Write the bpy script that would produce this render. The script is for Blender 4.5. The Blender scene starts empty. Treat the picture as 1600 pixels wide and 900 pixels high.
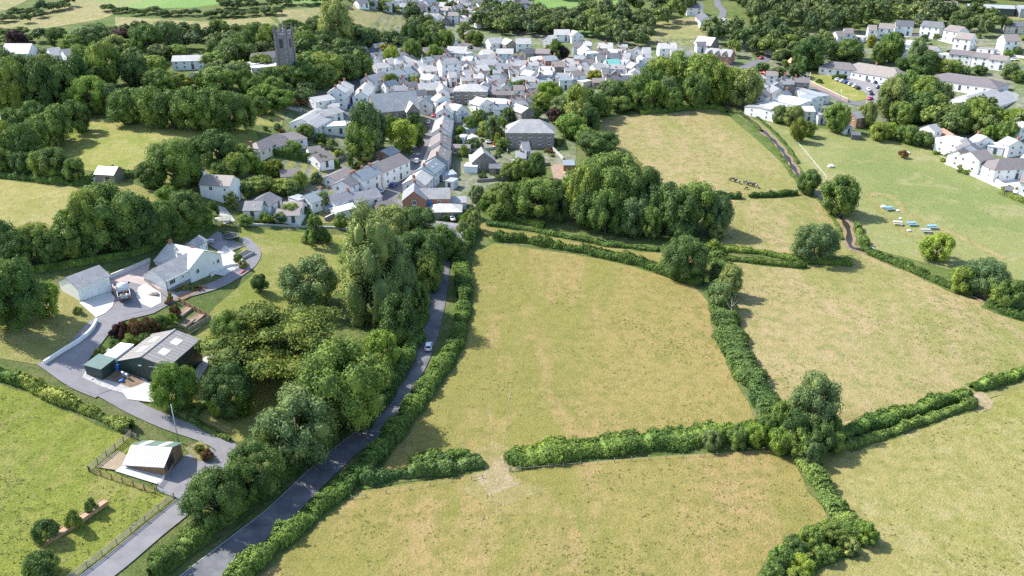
import bpy, bmesh, math, random
import numpy as np
from mathutils import Vector, Matrix
from mathutils.geometry import delaunay_2d_cdt
random.seed(7); RNG = np.random.default_rng(7)
SC = bpy.context.scene; COL = SC.collection
# ------------------------------------------------------------------ camera, sky, sun, exposure
CAM_H, PITCH, F = 113.0, math.radians(25), 1300.0      # F in photo pixels (1600 wide)
cd = bpy.data.cameras.new('camera'); cam = bpy.data.objects.new('camera', cd); COL.objects.link(cam)
cam.location = (0, 0, CAM_H); cam.rotation_euler = (math.radians(90) - PITCH, 0, 0)
cd.sensor_width = 36; cd.lens = 36 * F / 1600; cd.clip_end = 6000; cd.clip_start = 1
SC.camera = cam
SUN_EL, SUN_DIR = math.radians(47), Vector((0.93, -0.37, 0)).normalized()   # the way the light travels over the ground
w = bpy.data.worlds.new('World'); SC.world = w; w.use_nodes = True
nt = w.node_tree; bg = nt.nodes['Background']; sky = nt.nodes.new('ShaderNodeTexSky')
sky.sky_type = 'NISHITA'; sky.sun_disc = False; sky.sun_elevation = SUN_EL
sky.sun_rotation = math.atan2(-SUN_DIR.x, -SUN_DIR.y); sky.air_density = 1.0; sky.dust_density = 1.0
nt.links.new(sky.outputs[0], bg.inputs[0]); bg.inputs[1].default_value = 0.15
sd = bpy.data.lights.new('sun', 'SUN'); sd.energy = 3.9; sd.angle = math.radians(0.6); sd.color = (1, 0.955, 0.88)
sun = bpy.data.objects.new('sun', sd); COL.objects.link(sun)
ld = Vector((SUN_DIR.x * math.cos(SUN_EL), SUN_DIR.y * math.cos(SUN_EL), -math.sin(SUN_EL)))
sun.rotation_euler = ld.to_track_quat('-Z', 'Y').to_euler(); sun.location = (-100, 100, 200)
SC.view_settings.view_transform = 'Standard'; SC.view_settings.look = 'None'
SC.view_settings.exposure = 1.16; SC.view_settings.gamma = 1
SC.cycles.max_bounces = 5; SC.cycles.diffuse_bounces = 2; SC.cycles.glossy_bounces = 2
SC.cycles.transmission_bounces = 2; SC.cycles.transparent_max_bounces = 4; SC.cycles.volume_bounces = 0
SC.cycles.use_denoising = False

# ------------------------------------------------------------------ terrain and picture geometry
def sm(t): t = np.clip(t, 0, 1); return t * t * (3 - 2 * t)
def H(x, y):
    k = 45.0
    u = np.clip((y - 230) / k, -30, 30)
    far = 0.10 * k * np.log1p(np.exp(u))
    far = np.where((y - 230) / k > 30, 0.10 * (y - 230), far)
    far = far - 0.10 * np.maximum(0, y - 1300)
    left = 18 * sm((-x - 35) / 110)
    right = 9 * sm((x - 170) / 170) * sm((y - 150) / 150)
    und = 0.6 * np.sin(x / 43.0 + 1) * np.sin(y / 57.0) + 0.25 * np.sin(x / 17.0) * np.sin(y / 19.0 + 2)
    return far + left + right + und
def h1(x, y): return float(H(np.float64(x), np.float64(y)))
CP, SP = math.cos(PITCH), math.sin(PITCH)
def ray(px, py):
    u = (px - 800) / F; v = (450 - py) / F
    return np.array([u, CP + v * SP, -SP + v * CP])
_T = np.concatenate([np.arange(60, 700, 4.0), np.arange(700, 2400, 20.0)])
def at(px, py, lift=0.0):
    d = ray(px, py)
    g = CAM_H + _T * d[2] - H(_T * d[0], _T * d[1]) - lift
    i = int(np.argmax(g < 0)) if (g < 0).any() else len(_T) - 1
    a, b = _T[max(i - 1, 0)], _T[i]
    for _ in range(18):
        m = (a + b) / 2
        if CAM_H + m * d[2] - h1(m * d[0], m * d[1]) - lift < 0: b = m
        else: a = m
    return Vector((b * d[0], b * d[1], h1(b * d[0], b * d[1])))
def depth(p): return p.y * CP - (p.z - CAM_H) * SP
def ppm(p): return F / depth(p)                        # photo pixels per metre at a place
def proj(p):
    z = depth(p); up = p.y * SP + (p.z - CAM_H) * CP
    return 800 + F * p.x / z, 450 - F * up / z

# ------------------------------------------------------------------ materials
MATS = {}
def nodes(name):
    m = bpy.data.materials.new(name); m.use_nodes = True; MATS[name] = m
    t = m.node_tree; return m, t, t.nodes['Principled BSDF']
def noise(t, scale, detail=4, coord=None, rough=0.6, dist=0.0, vec=None):
    n = t.nodes.new('ShaderNodeTexNoise'); n.inputs['Scale'].default_value = scale
    n.inputs['Detail'].default_value = detail; n.inputs['Roughness'].default_value = rough; n.inputs['Distortion'].default_value = dist
    if vec is not None: t.links.new(vec, n.inputs['Vector'])
    elif coord is not None: t.links.new(coord, n.inputs['Vector'])
    return n
def ramp(t, src, stops):
    r = t.nodes.new('ShaderNodeValToRGB'); e = r.color_ramp.elements
    while len(e) < len(stops): e.new(0.5)
    for k, (p, c) in enumerate(stops): e[k].position = p; e[k].color = (*c, 1) if len(c) == 3 else c
    t.links.new(src, r.inputs[0]); return r
def mix(t, fac, a, b, mode='MIX'):
    m = t.nodes.new('ShaderNodeMix'); m.data_type = 'RGBA'; m.blend_type = mode
    for s, v in ((0, fac), (6, a), (7, b)):
        if isinstance(v, (int, float)): m.inputs[s].default_value = v
        elif isinstance(v, tuple): m.inputs[s].default_value = (*v, 1)
        else: t.links.new(v, m.inputs[s])
    return m.outputs[2]
def coordn(t, kind='Object'):
    return t.nodes.new('ShaderNodeTexCoord').outputs[kind]
def bump(t, b, h, strength, dist=0.1):
    n = t.nodes.new('ShaderNodeBump'); n.inputs['Strength'].default_value = strength; n.inputs['Distance'].default_value = dist
    t.links.new(h, n.inputs['Height']); t.links.new(n.outputs[0], b.inputs['Normal'])
def scl(c, k): return tuple(min(1, max(0, x * k)) for x in c)
def simple(name, col, rough=0.8, var=0.25, scale=1.5, bmp=0.0, metal=0.0, rnd=0.0, fine=None):
    m, t, b = nodes(name); co = coordn(t)
    n = noise(t, scale, 5, co)
    c = ramp(t, n.outputs[0], [(0.3, scl(col, 1 - var)), (0.7, scl(col, 1 + var))]).outputs[0]
    if rnd:
        oi = t.nodes.new('ShaderNodeObjectInfo')
        r = ramp(t, oi.outputs['Random'], [(0, (1 - rnd,) * 3), (1, (1, 1, 1))]).outputs[0]
        c = mix(t, 1.0, c, r, 'MULTIPLY')
    t.links.new(c, b.inputs['Base Color']); b.inputs['Roughness'].default_value = rough; b.inputs['Metallic'].default_value = metal
    if bmp: bump(t, b, noise(t, fine or scale * 8, 3, co).outputs[0], bmp)
    return m
def field_mat(name, a, bcol, c, speck, big=0.012, streak=None, amt=0.8):
    """grass: a = main colour, b = second colour in wide patches, c = dry or bare patches, speck = fine tufts"""
    m, t, b = nodes(name); co = coordn(t, 'Object')
    mp = t.nodes.new('ShaderNodeMapping'); t.links.new(co, mp.inputs[0])
    if streak: mp.inputs['Rotation'].default_value = (0, 0, math.radians(streak)); mp.inputs['Scale'].default_value = (1, 0.3, 1)
    v = mp.outputs[0]
    n1 = noise(t, big, 6, v, 0.65, 0.6); n2 = noise(t, big * 5, 6, v, 0.7, 0.5); n3 = noise(t, 0.32, 7, co, 0.78); n4 = noise(t, 2.2, 3, co, 0.7)
    m1 = ramp(t, n1.outputs[0], [(0.45, (0, 0, 0)), (0.55, (1, 1, 1))]).outputs[0]
    m2 = ramp(t, n2.outputs[0], [(0.5, (0, 0, 0)), (0.6, (1, 1, 1))]).outputs[0]
    m3 = ramp(t, n3.outputs[0], [(0.44, (0, 0, 0)), (0.62, (1, 1, 1))]).outputs[0]
    m4 = ramp(t, n4.outputs[0], [(0.40, (0, 0, 0)), (0.66, (1, 1, 1))]).outputs[0]
    c1 = mix(t, m1, a, bcol)
    def sc(k, f):
        q = t.nodes.new('ShaderNodeMath'); q.operation = 'MULTIPLY'; q.inputs[1].default_value = f; t.links.new(k, q.inputs[0]); return q.outputs[0]
    c2 = mix(t, sc(m2, 0.75), c1, c)
    c3 = mix(t, sc(m3, amt), c2, speck)
    c4 = mix(t, sc(m4, 0.45), c3, scl(speck, 0.55))
    t.links.new(c4, b.inputs['Base Color']); b.inputs['Roughness'].default_value = 0.95
    b.inputs['Specular IOR Level'].default_value = 0.15
    ad = t.nodes.new('ShaderNodeMath'); ad.operation = 'ADD'; t.links.new(n3.outputs[0], ad.inputs[0]); t.links.new(n4.outputs[0], ad.inputs[1])
    bump(t, b, ad.outputs[0], 0.9, 0.35)
    return m
def leaf_mat(name, dark, light, trans=0.22):
    m, t, b = nodes(name); co = coordn(t)
    n = noise(t, 2.3 if not name.startswith('hedge') else 0.35, 4, co, 0.7)
    c = ramp(t, n.outputs[0], [(0.36, dark), (0.66, light)]).outputs[0]
    oi = t.nodes.new('ShaderNodeObjectInfo')
    r = ramp(t, oi.outputs['Random'], [(0, (0.68, 0.78, 0.80)), (0.35, (0.95, 0.97, 0.95)), (0.7, (1.15, 1.1, 0.9)), (1, (1.6, 1.32, 0.95))]).outputs[0]
    c = mix(t, 1.0, c, r, 'MULTIPLY')
    nl = noise(t, .05 if name.startswith('hedge') else .9, 2, co)
    c = mix(t, 1.0, c, ramp(t, nl.outputs[0], [(.35, (.72, .8, .85)), (.65, (1.3, 1.18, 1.0))]).outputs[0], 'MULTIPLY')
    if not name.startswith('hedge'):
        g = t.nodes.new('ShaderNodeNewGeometry')
        rp = ramp(t, g.outputs['Random Per Island'], [(0, (0.7, 0.75, 0.7)), (1, (1.3, 1.25, 1.2))]).outputs[0]
    else:
        g = t.nodes.new('ShaderNodeNewGeometry')
        rp = ramp(t, g.outputs['Random Per Island'], [(0, (0.65, 0.72, 0.7)), (0.9, (1.3, 1.25, 1.2)), (1, (1.9, 1.7, 1.3))]).outputs[0]
    c = mix(t, 1.0, c, rp, 'MULTIPLY')
    hs = t.nodes.new('ShaderNodeHueSaturation'); hs.inputs['Saturation'].default_value = 0.93; hs.inputs['Value'].default_value = 1.0; t.links.new(c, hs.inputs['Color']); c = hs.outputs[0]
    t.links.new(c, b.inputs['Base Color']); b.inputs['Roughness'].default_value = 0.7; b.inputs['Specular IOR Level'].default_value = 0.22
    tr = t.nodes.new('ShaderNodeBsdfTranslucent'); t.links.new(c, tr.inputs[0])
    mx = t.nodes.new('ShaderNodeMixShader'); mx.inputs[0].default_value = trans
    t.links.new(b.outputs[0], mx.inputs[1]); t.links.new(tr.outputs[0], mx.inputs[2])
    t.links.new(mx.outputs[0], t.nodes['Material Output'].inputs[0])
    return m
def roof_mat(name, col, lichen=(0.42, 0.41, 0.36), la=0.4, row=0.35):
    m, t, b = nodes(name); co = coordn(t)
    n = noise(t, 0.35, 6, co, 0.75, 0.6); n2 = noise(t, 3.5, 3, co)
    sx = t.nodes.new('ShaderNodeSeparateXYZ'); t.links.new(co, sx.inputs[0])
    wv = t.nodes.new('ShaderNodeMath'); wv.operation = 'MODULO'; wv.inputs[1].default_value = row * 0.5
    t.links.new(sx.outputs[2], wv.inputs[0])
    br = ramp(t, n2.outputs[0], [(0.3, scl(col, 0.72)), (0.7, scl(col, 1.25))]).outputs[0]
    ms = ramp(t, n.outputs[0], [(0.45, (0, 0, 0)), (0.65, (la,) * 3)]).outputs[0]
    c = mix(t, ms, br, lichen)
    oi = t.nodes.new('ShaderNodeObjectInfo')
    c = mix(t, 1.0, c, ramp(t, oi.outputs['Random'], [(0, (0.75, 0.76, 0.8)), (1, (1.2, 1.18, 1.12))]).outputs[0], 'MULTIPLY')
    t.links.new(c, b.inputs['Base Color']); b.inputs['Roughness'].default_value = 0.6
    bump(t, b, wv.outputs[0], 0.6, 0.3)
    return m
M = MATS
GREEN = {
 'r': leaf_mat('leaf_green', (0.085, 0.15, 0.028), (0.22, 0.315, 0.058)),
 'd': leaf_mat('leaf_dark', (0.055, 0.105, 0.026), (0.15, 0.235, 0.055)),
 'l': leaf_mat('leaf_light', (0.11, 0.2, 0.022), (0.26, 0.38, 0.05), 0.3),
 'g': leaf_mat('leaf_silver', (0.09, 0.145, 0.05), (0.24, 0.32, 0.11)),
 'c': leaf_mat('leaf_cypress', (0.04, 0.085, 0.015), (0.14, 0.2, 0.035)),
 'p': leaf_mat('leaf_purple', (0.03, 0.016, 0.022), (0.085, 0.045, 0.05)),
 'y': leaf_mat('leaf_yellow', (0.13, 0.16, 0.02), (0.32, 0.33, 0.03), 0.3),
 'o': leaf_mat('leaf_rust', (0.10, 0.05, 0.02), (0.24, 0.13, 0.04)),
 'h': leaf_mat('hedge_leaf', (0.065, 0.13, 0.025), (0.175, 0.28, 0.05)),
 'k': leaf_mat('hedge_dark_leaf', (0.034, 0.08, 0.018), (0.10, 0.18, 0.035)),
 'm': leaf_mat('hedge_mixed_leaf', (0.08, 0.14, 0.03), (0.21, 0.30, 0.07)),
}
DRY = field_mat('dry_grass', (0.285, 0.225, 0.082), (0.225, 0.205, 0.06), (0.34, 0.24, 0.115), (0.16, 0.16, 0.04), 0.012, 75)
DRY2 = field_mat('bleached_grass', (0.335, 0.265, 0.13), (0.25, 0.235, 0.085), (0.38, 0.28, 0.165), (0.165, 0.18, 0.05), 0.02, 20)
DRY3 = field_mat('grazed_grass', (0.265, 0.25, 0.08), (0.30, 0.26, 0.10), (0.34, 0.29, 0.14), (0.18, 0.19, 0.05), 0.02)
MEAD = field_mat('green_meadow', (0.185, 0.225, 0.035), (0.24, 0.26, 0.05), (0.30, 0.27, 0.09), (0.11, 0.15, 0.022), 0.03, 35, 0.7)
PARK = field_mat('mown_grass', (0.185, 0.22, 0.075), (0.245, 0.25, 0.095), (0.31, 0.28, 0.14), (0.14, 0.18, 0.05), 0.012, None, 0.4)
LAWN = field_mat('lawn_grass', (0.21, 0.235, 0.05), (0.28, 0.265, 0.085), (0.35, 0.30, 0.13), (0.145, 0.19, 0.035), 0.04, None, 0.4)
HILL = field_mat('hill_grass', (0.25, 0.24, 0.10), (0.31, 0.26, 0.13), (0.36, 0.29, 0.17), (0.15, 0.18, 0.06), 0.02)
HILLG = field_mat('hill_green_grass', (0.15, 0.26, 0.07), (0.19, 0.28, 0.09), (0.2, 0.27, 0.09), (0.13, 0.22, 0.06), 0.02, None, 0.3)
BASE = field_mat('rough_ground', (0.10, 0.15, 0.035), (0.14, 0.165, 0.05), (0.20, 0.18, 0.085), (0.06, 0.10, 0.025), 0.03)
TOWNG = field_mat('town_ground', (0.24, 0.225, 0.18), (0.13, 0.165, 0.06), (0.32, 0.30, 0.26), (0.08, 0.13, 0.035), 0.05)
ASPH = simple('asphalt', (0.13, 0.13, 0.14), 0.85, 0.18, 0.5, 0.3)
LANE = simple('lane_asphalt', (0.12, 0.12, 0.13), 0.85, 0.42, 0.25, 0.3)
DRIVE = simple('drive_asphalt', (0.20, 0.192, 0.20), 0.85, 0.15, 0.3, 0.3)
GRAVEL = simple('pale_gravel', (0.42, 0.40, 0.38), 0.9, 0.2, 1.2, 0.5)
CONC = simple('pale_concrete', (0.52, 0.50, 0.47), 0.85, 0.12, 0.5, 0.2)
PINK = simple('pink_paving', (0.42, 0.34, 0.31), 0.85, 0.12, 0.8, 0.2)
PATH = simple('trodden_earth', (0.30, 0.24, 0.155), 0.95, 0.18, 0.6, 0.4)
EARTH = simple('brown_earth', (0.22, 0.15, 0.10), 0.95, 0.3, 0.8, 0.6)
SAND = simple('red_earth', (0.27, 0.19, 0.14), 0.95, 0.2, 0.8, 0.4)
WHITE = simple('white_render', (0.80, 0.79, 0.76), 0.8, 0.08, 0.8, 0.1, rnd=0.1)
CREAM = simple('cream_render', (0.62, 0.56, 0.46), 0.8, 0.1, 0.8, 0.1, rnd=0.15)
STONE = simple('grey_stone', (0.27, 0.235, 0.20), 0.9, 0.4, 2.2, 0.8, rnd=0.2)
DSTONE = simple('dark_stone', (0.25, 0.23, 0.23), 0.9, 0.35, 1.4, 0.8)
BRICK = simple('red_brick', (0.36, 0.17, 0.115), 0.85, 0.3, 3.0, 0.5)
GREYW = simple('grey_render', (0.36, 0.37, 0.39), 0.8, 0.12, 0.8, 0.1)
BLUEW = simple('pale_blue_render', (0.50, 0.57, 0.60), 0.8, 0.08, 0.8, 0.1)
SLATEW = simple('hung_slate', (0.10, 0.10, 0.115), 0.6, 0.3, 3, 0.4)
TIMBER = simple('brown_timber', (0.27, 0.16, 0.09), 0.8, 0.3, 2.0, 0.4)
FENCEW = simple('weathered_timber', (0.33, 0.29, 0.24), 0.85, 0.25, 2.0, 0.4)
POSTW = simple('dark_timber', (0.13, 0.085, 0.06), 0.85, 0.3, 2.0, 0.4)
PANELW = simple('fence_timber', (0.36, 0.23, 0.13), 0.85, 0.25, 1.5, 0.3)
GREENST = simple('green_steel', (0.035, 0.06, 0.05), 0.45, 0.15, 0.6, 0.1)
BARNR = roof_mat('fibre_cement', (0.20, 0.19, 0.19), (0.27, 0.26, 0.25), 0.5)
METALR = simple('pale_metal_sheet', (0.33, 0.34, 0.35), 0.45, 0.15, 0.6, 0.05, 0.1)
GREENR = simple('green_metal_sheet', (0.13, 0.19, 0.16), 0.45, 0.1, 0.6)
LIGHTP = simple('rooflight_plastic', (0.62, 0.60, 0.52), 0.4, 0.08, 1)
UPVC = simple('white_frame', (0.78, 0.78, 0.78), 0.4, 0.03, 1)
GLASS = simple('window_glass', (0.035, 0.042, 0.05), 0.12, 0.2, 0.5)
CGLASS = simple('conservatory_glass', (0.30, 0.35, 0.38), 0.15, 0.15, 0.5)
SOLAR = simple('solar_glass', (0.03, 0.045, 0.09), 0.2, 0.15, 0.5)
CARGL = simple('car_glass', (0.02, 0.025, 0.03), 0.08, 0.1, 0.5)
TYRE = simple('tyre_rubber', (0.02, 0.02, 0.02), 0.8, 0.1, 4)
BLACKM = simple('black_metal', (0.03, 0.03, 0.035), 0.5, 0.1, 2)
BARK = simple('bark', (0.13, 0.10, 0.075), 0.95, 0.35, 3, 0.8)
DOORP = simple('door_paint', (0.08, 0.09, 0.11), 0.5, 0.1, 2, rnd=0.3)
BLUED = simple('blue_paint', (0.02, 0.30, 0.62), 0.5, 0.08, 2)
BLUEP = simple('blue_plastic', (0.03, 0.14, 0.50), 0.45, 0.1, 2)
ORANGE = simple('orange_cloth', (0.65, 0.30, 0.04), 0.8, 0.2, 2)
STEEL = simple('galvanised_steel', (0.50, 0.52, 0.54), 0.4, 0.1, 2, 0, 0.5)
POT = simple('terracotta', (0.38, 0.16, 0.09), 0.8, 0.2, 3)
SL = {'s': roof_mat('grey_slate', (0.26, 0.26, 0.275), (0.42, 0.41, 0.38), 0.6), 'q': roof_mat('dark_slate', (0.115, 0.118, 0.135), la=0.15),
      'l': roof_mat('pale_slate', (0.38, 0.375, 0.365), (0.55, 0.53, 0.49), 0.6), 'b': roof_mat('brown_tile', (0.19, 0.165, 0.16), (0.25, 0.235, 0.22), 0.3),
      'u': roof_mat('blue_slate', (0.22, 0.26, 0.29), (0.33, 0.36, 0.36), 0.3), 'w': simple('white_roof_felt', (0.70, 0.70, 0.68), 0.7, 0.08, 0.5),
      't': roof_mat('orange_tile', (0.40, 0.22, 0.15), (0.4, 0.3, 0.22), 0.3), 'n': simple('green_copper', (0.16, 0.42, 0.36), 0.5, 0.1, 0.5),
      'z': roof_mat('chapel_slate', (0.44, 0.43, 0.42), (0.62, 0.60, 0.52), 0.6), 'f': BARNR, 'm': METALR, 'g': GREENR}
WL = {'w': WHITE, 'c': CREAM, 's': STONE, 'r': BRICK, 'g': GREYW, 'b': BLUEW, 'k': SLATEW, 'd': GREENST, 't': TIMBER, 'm': METALR}
RN = {'s': 'grey slate', 'q': 'dark slate', 'l': 'pale grey', 'b': 'brown tiled', 'u': 'blue grey', 'w': 'white felt', 't': 'orange tiled', 'n': 'turquoise', 'z': 'pale slate', 'f': 'grey sheeted', 'm': 'pale metal', 'g': 'green metal'}
WN = {'w': 'white', 'c': 'cream', 's': 'stone', 'r': 'red brick', 'g': 'grey', 'b': 'pale blue', 'k': 'slate hung', 'd': 'dark green', 't': 'timber', 'm': 'metal clad'}

# ------------------------------------------------------------------ object helpers
def tag(o, label=None, cat=None, group=None, kind=None):
    for k, v in (('label', label), ('category', cat), ('group', group), ('kind', kind)):
        if v: o[k] = v
    return o
def link(name, data, parent=None, mat=None):
    o = bpy.data.objects.new(name, data); COL.objects.link(o)
    if parent is not None: o.parent = parent
    return o
def empty(name, loc=(0, 0, 0), rz=0.0):
    o = bpy.data.objects.new(name, None); COL.objects.link(o); o.location = loc; o.rotation_euler = (0, 0, rz)
    o.empty_display_size = 0.5; return o
class MB:
    def __init__(s): s.v = []; s.f = []
    def add(s, vs, fs):
        n = len(s.v); s.v += [tuple(q) for q in vs]; s.f += [tuple(i + n for i in f) for f in fs]; return s
    def box(s, x0, x1, y0, y1, z0, z1):
        return s.add([(x0, y0, z0), (x1, y0, z0), (x1, y1, z0), (x0, y1, z0), (x0, y0, z1), (x1, y0, z1), (x1, y1, z1), (x0, y1, z1)],
                     [(0, 3, 2, 1), (4, 5, 6, 7), (0, 1, 5, 4), (1, 2, 6, 5), (2, 3, 7, 6), (3, 0, 4, 7)])
    def bar(s, a, b, w, h=None):
        a = Vector(a); b = Vector(b); h = h or w; d = (b - a).normalized()
        u = d.cross(Vector((0, 0, 1)));  u = Vector((1, 0, 0)) if u.length < 1e-3 else u.normalized(); q = u.cross(d).normalized()
        o = [u * w / 2 + q * h / 2, -u * w / 2 + q * h / 2, -u * w / 2 - q * h / 2, u * w / 2 - q * h / 2]
        return s.add([a + k for k in o] + [b + k for k in o], [(0, 1, 2, 3), (7, 6, 5, 4), (0, 4, 5, 1), (1, 5, 6, 2), (2, 6, 7, 3), (3, 7, 4, 0)])
    def tube(s, pts, rads, n=7, cap=True):
        pts = [Vector(p) for p in pts]; vs = []; fs = []
        for i, p in enumerate(pts):
            d = (pts[min(i + 1, len(pts) - 1)] - pts[max(i - 1, 0)]).normalized()
            u = d.cross(Vector((0.01, 0.99, 0.1)));  u = (Vector((1, 0, 0)) if u.length < 1e-3 else u).normalized(); q = d.cross(u)
            for k in range(n):
                a = 2 * math.pi * k / n; vs.append(p + (u * math.cos(a) + q * math.sin(a)) * rads[i])
        for i in range(len(pts) - 1):
            for k in range(n):
                fs.append((i * n + k, i * n + (k + 1) % n, (i + 1) * n + (k + 1) % n, (i + 1) * n + k))
        if cap: fs.append(tuple(range(n))[::-1]); fs.append(tuple(range((len(pts) - 1) * n, len(pts) * n)))
        return s.add(vs, fs)
    def prism(s, poly, y0, y1):
        """polygon in x,z swept along y"""
        n = len(poly)
        vs = [(x, y0, z) for x, z in poly] + [(x, y1, z) for x, z in poly]
        fs = [tuple(range(n))[::-1], tuple(range(n, 2 * n))] + [(i, (i + 1) % n, n + (i + 1) % n, n + i) for i in range(n)]
        return s.add(vs, fs)
    def mesh(s, name, mat=None, smooth=False):
        m = bpy.data.meshes.new(name); m.from_pydata(s.v, [], s.f); m.update()
        if mat: m.materials.append(mat)
        if smooth: m.polygons.foreach_set('use_smooth', [True] * len(m.polygons))
        return m
    def build(s, name, mat, parent=None, smooth=False, loc=None, rz=0.0):
        bm = bmesh.new(); m = s.mesh(name, mat, smooth); bm.from_mesh(m); bmesh.ops.recalc_face_normals(bm, faces=bm.faces); bm.to_mesh(m); bm.free()
        o = link(name, m, parent)
        if loc is not None: o.location = loc
        if rz: o.rotation_euler = (0, 0, rz)
        return o
def quads_mesh(name, P, Nn, size, mat, core=None, zc=1.0):
    """leaf faces: P centres (n,3), Nn normals (n,3), size (n,)"""
    n = len(P); r = RNG.normal(size=(n, 3)); u = np.cross(Nn, r); u /= np.linalg.norm(u, axis=1, keepdims=True) + 1e-9
    v = np.cross(Nn, u); v /= np.linalg.norm(v, axis=1, keepdims=True) + 1e-9
    s = size[:, None]; k = 0.62; u = u * np.array([1, 1, zc]); v = v * np.array([1, 1, zc])
    V = np.stack([P - u * s * 0.5, P - v * s * 0.5 * k, P + u * s * 0.5, P + v * s * 0.5 * k], 1).reshape(-1, 3)
    Fq = np.arange(4 * n).reshape(n, 4)
    cv, cf = (core if core else (np.zeros((0, 3)), np.zeros((0, 4), int)))
    allv = np.concatenate([V, cv]); allf = np.concatenate([Fq, cf + len(V)])
    m = bpy.data.meshes.new(name); m.vertices.add(len(allv)); m.vertices.foreach_set('co', allv.astype(np.float32).ravel())
    m.loops.add(len(allf) * 4); m.loops.foreach_set('vertex_index', allf.astype(np.int32).ravel())
    m.polygons.add(len(allf)); m.polygons.foreach_set('loop_start', np.arange(0, len(allf) * 4, 4, dtype=np.int32))
    m.polygons.foreach_set('loop_total', np.full(len(allf), 4, np.int32)); m.update(calc_edges=True)
    m.materials.append(mat); return m
def wob(P, s, seed=0):
    """cheap smooth noise in -1..1"""
    x, y, z = P[:, 0] * s, P[:, 1] * s, P[:, 2] * s; k = seed * 1.7
    return (np.sin(x * 1.3 + y * 0.7 + k) * np.sin(y * 1.1 - z * 0.9 + 2 * k) + np.sin(x * 2.3 - z * 1.9 + k) * np.sin(y * 2.7 + x * 0.6 - k) * 0.6 + np.sin(z * 2.1 + x * 3.1 + k) * np.sin(y * 3.7 - k) * 0.4) / 1.6
# ------------------------------------------------------------------ setting: terrain, fields, roads, water
def terrain():
    xs = np.concatenate([np.arange(-2200, -420, 60.0), np.arange(-420, 420, 4.0), np.arange(420, 2201, 60.0)])
    ys = np.concatenate([np.arange(-400, 60, 40.0), np.arange(60, 760, 4.0), np.arange(760, 2600, 60.0)])
    X, Y = np.meshgrid(xs, ys); Z = H(X, Y) - 0.08
    nx, ny = len(xs), len(ys); V = np.stack([X, Y, Z], -1).reshape(-1, 3)
    i = np.arange(nx * ny).reshape(ny, nx)
    Fq = np.stack([i[:-1, :-1], i[:-1, 1:], i[1:, 1:], i[1:, :-1]], -1).reshape(-1, 4)
    m = bpy.data.meshes.new('ground'); m.from_pydata(V.tolist(), [], Fq.tolist()); m.materials.append(BASE)
    m.polygons.foreach_set('use_smooth', [True] * len(m.polygons))
    tag(link('ground', m), kind='structure')
terrain()
def inpoly(P, poly):
    x, y = P[:, 0], P[:, 1]; r = np.zeros(len(P), bool); n = len(poly)
    for i in range(n):
        x1, y1 = poly[i]; x2, y2 = poly[(i + 1) % n]
        c = ((y1 > y) != (y2 > y)) & (x < (x2 - x1) * (y - y1) / (y2 - y1 + 1e-12) + x1); r ^= c
    return r
def sheet(name, poly, mat, lift, step=4.0, kind='structure', rough=0.0):
    """poly = ground polygon in metres, draped over the terrain"""
    poly = [(float(a), float(b)) for a, b in poly]
    if rough:                                             # uneven edge
        q = []
        for i in range(len(poly)):
            a = np.array(poly[i]); b = np.array(poly[(i + 1) % len(poly)]); n = max(1, int(np.linalg.norm(b - a) / 3))
            for k in range(n):
                p = a + (b - a) * k / n; q.append(tuple(p + RNG.normal(size=2) * rough))
        poly = q
    else:
        q = []
        for i in range(len(poly)):
            a = np.array(poly[i]); b = np.array(poly[(i + 1) % len(poly)]); n = max(1, int(np.linalg.norm(b - a) / step))
            for k in range(n): q.append(tuple(a + (b - a) * k / n))
        poly = q
    A = np.array(poly); x0, y0 = A.min(0); x1, y1 = A.max(0)
    g = np.stack(np.meshgrid(np.arange(x0 + step / 2, x1, step), np.arange(y0 + step / 2, y1, step)), -1).reshape(-1, 2)
    g = g[inpoly(g, poly)] if len(g) else g
    pts = [Vector(p) for p in poly] + [Vector(p) for p in g]
    n = len(poly)
    v, e, f, _, _, _ = delaunay_2d_cdt(pts, [], [list(range(n))], 1, 1e-4)
    V = np.array([(a.x, a.y) for a in v]); Z = H(V[:, 0], V[:, 1]) + lift
    m = bpy.data.meshes.new(name); m.from_pydata([(a, b, c) for (a, b), c in zip(V, Z)], [], f); m.materials.append(mat)
    m.polygons.foreach_set('use_smooth', [True] * len(m.polygons)); m.update()
    if len(m.polygons) and m.polygons[0].normal.z < 0: m.flip_normals()
    return tag(link(name, m), kind=kind)
def psheet(name, px, mat, lift, **k):
    return sheet(name, [at(*p).xy[:] for p in px], mat, lift, **k)
def resample(P, step):
    P = [np.array(p, float) for p in P]; out = []
    # Catmull-Rom through the points
    n = len(P)
    for i in range(n - 1):
        p0, p1, p2, p3 = P[max(i - 1, 0)], P[i], P[i + 1], P[min(i + 2, n - 1)]
        k = max(1, int(np.linalg.norm(p2 - p1) / step))
        for j in range(k):
            t = j / k
            out.append(0.5 * ((2 * p1) + (-p0 + p2) * t + (2 * p0 - 5 * p1 + 4 * p2 - p3) * t * t + (-p0 + 3 * p1 - 3 * p2 + p3) * t ** 3))
    out.append(P[-1]); return np.array(out)
def ribbon_pts(C, width, off=0.0):
    T = np.gradient(C, axis=0); T /= np.linalg.norm(T, axis=1, keepdims=True) + 1e-9
    Nn = np.stack([-T[:, 1], T[:, 0]], 1)
    w = np.asarray(width) / 2
    w = w[:, None] if np.ndim(w) else w
    return C + Nn * (off + w), C + Nn * (off - w)
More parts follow.
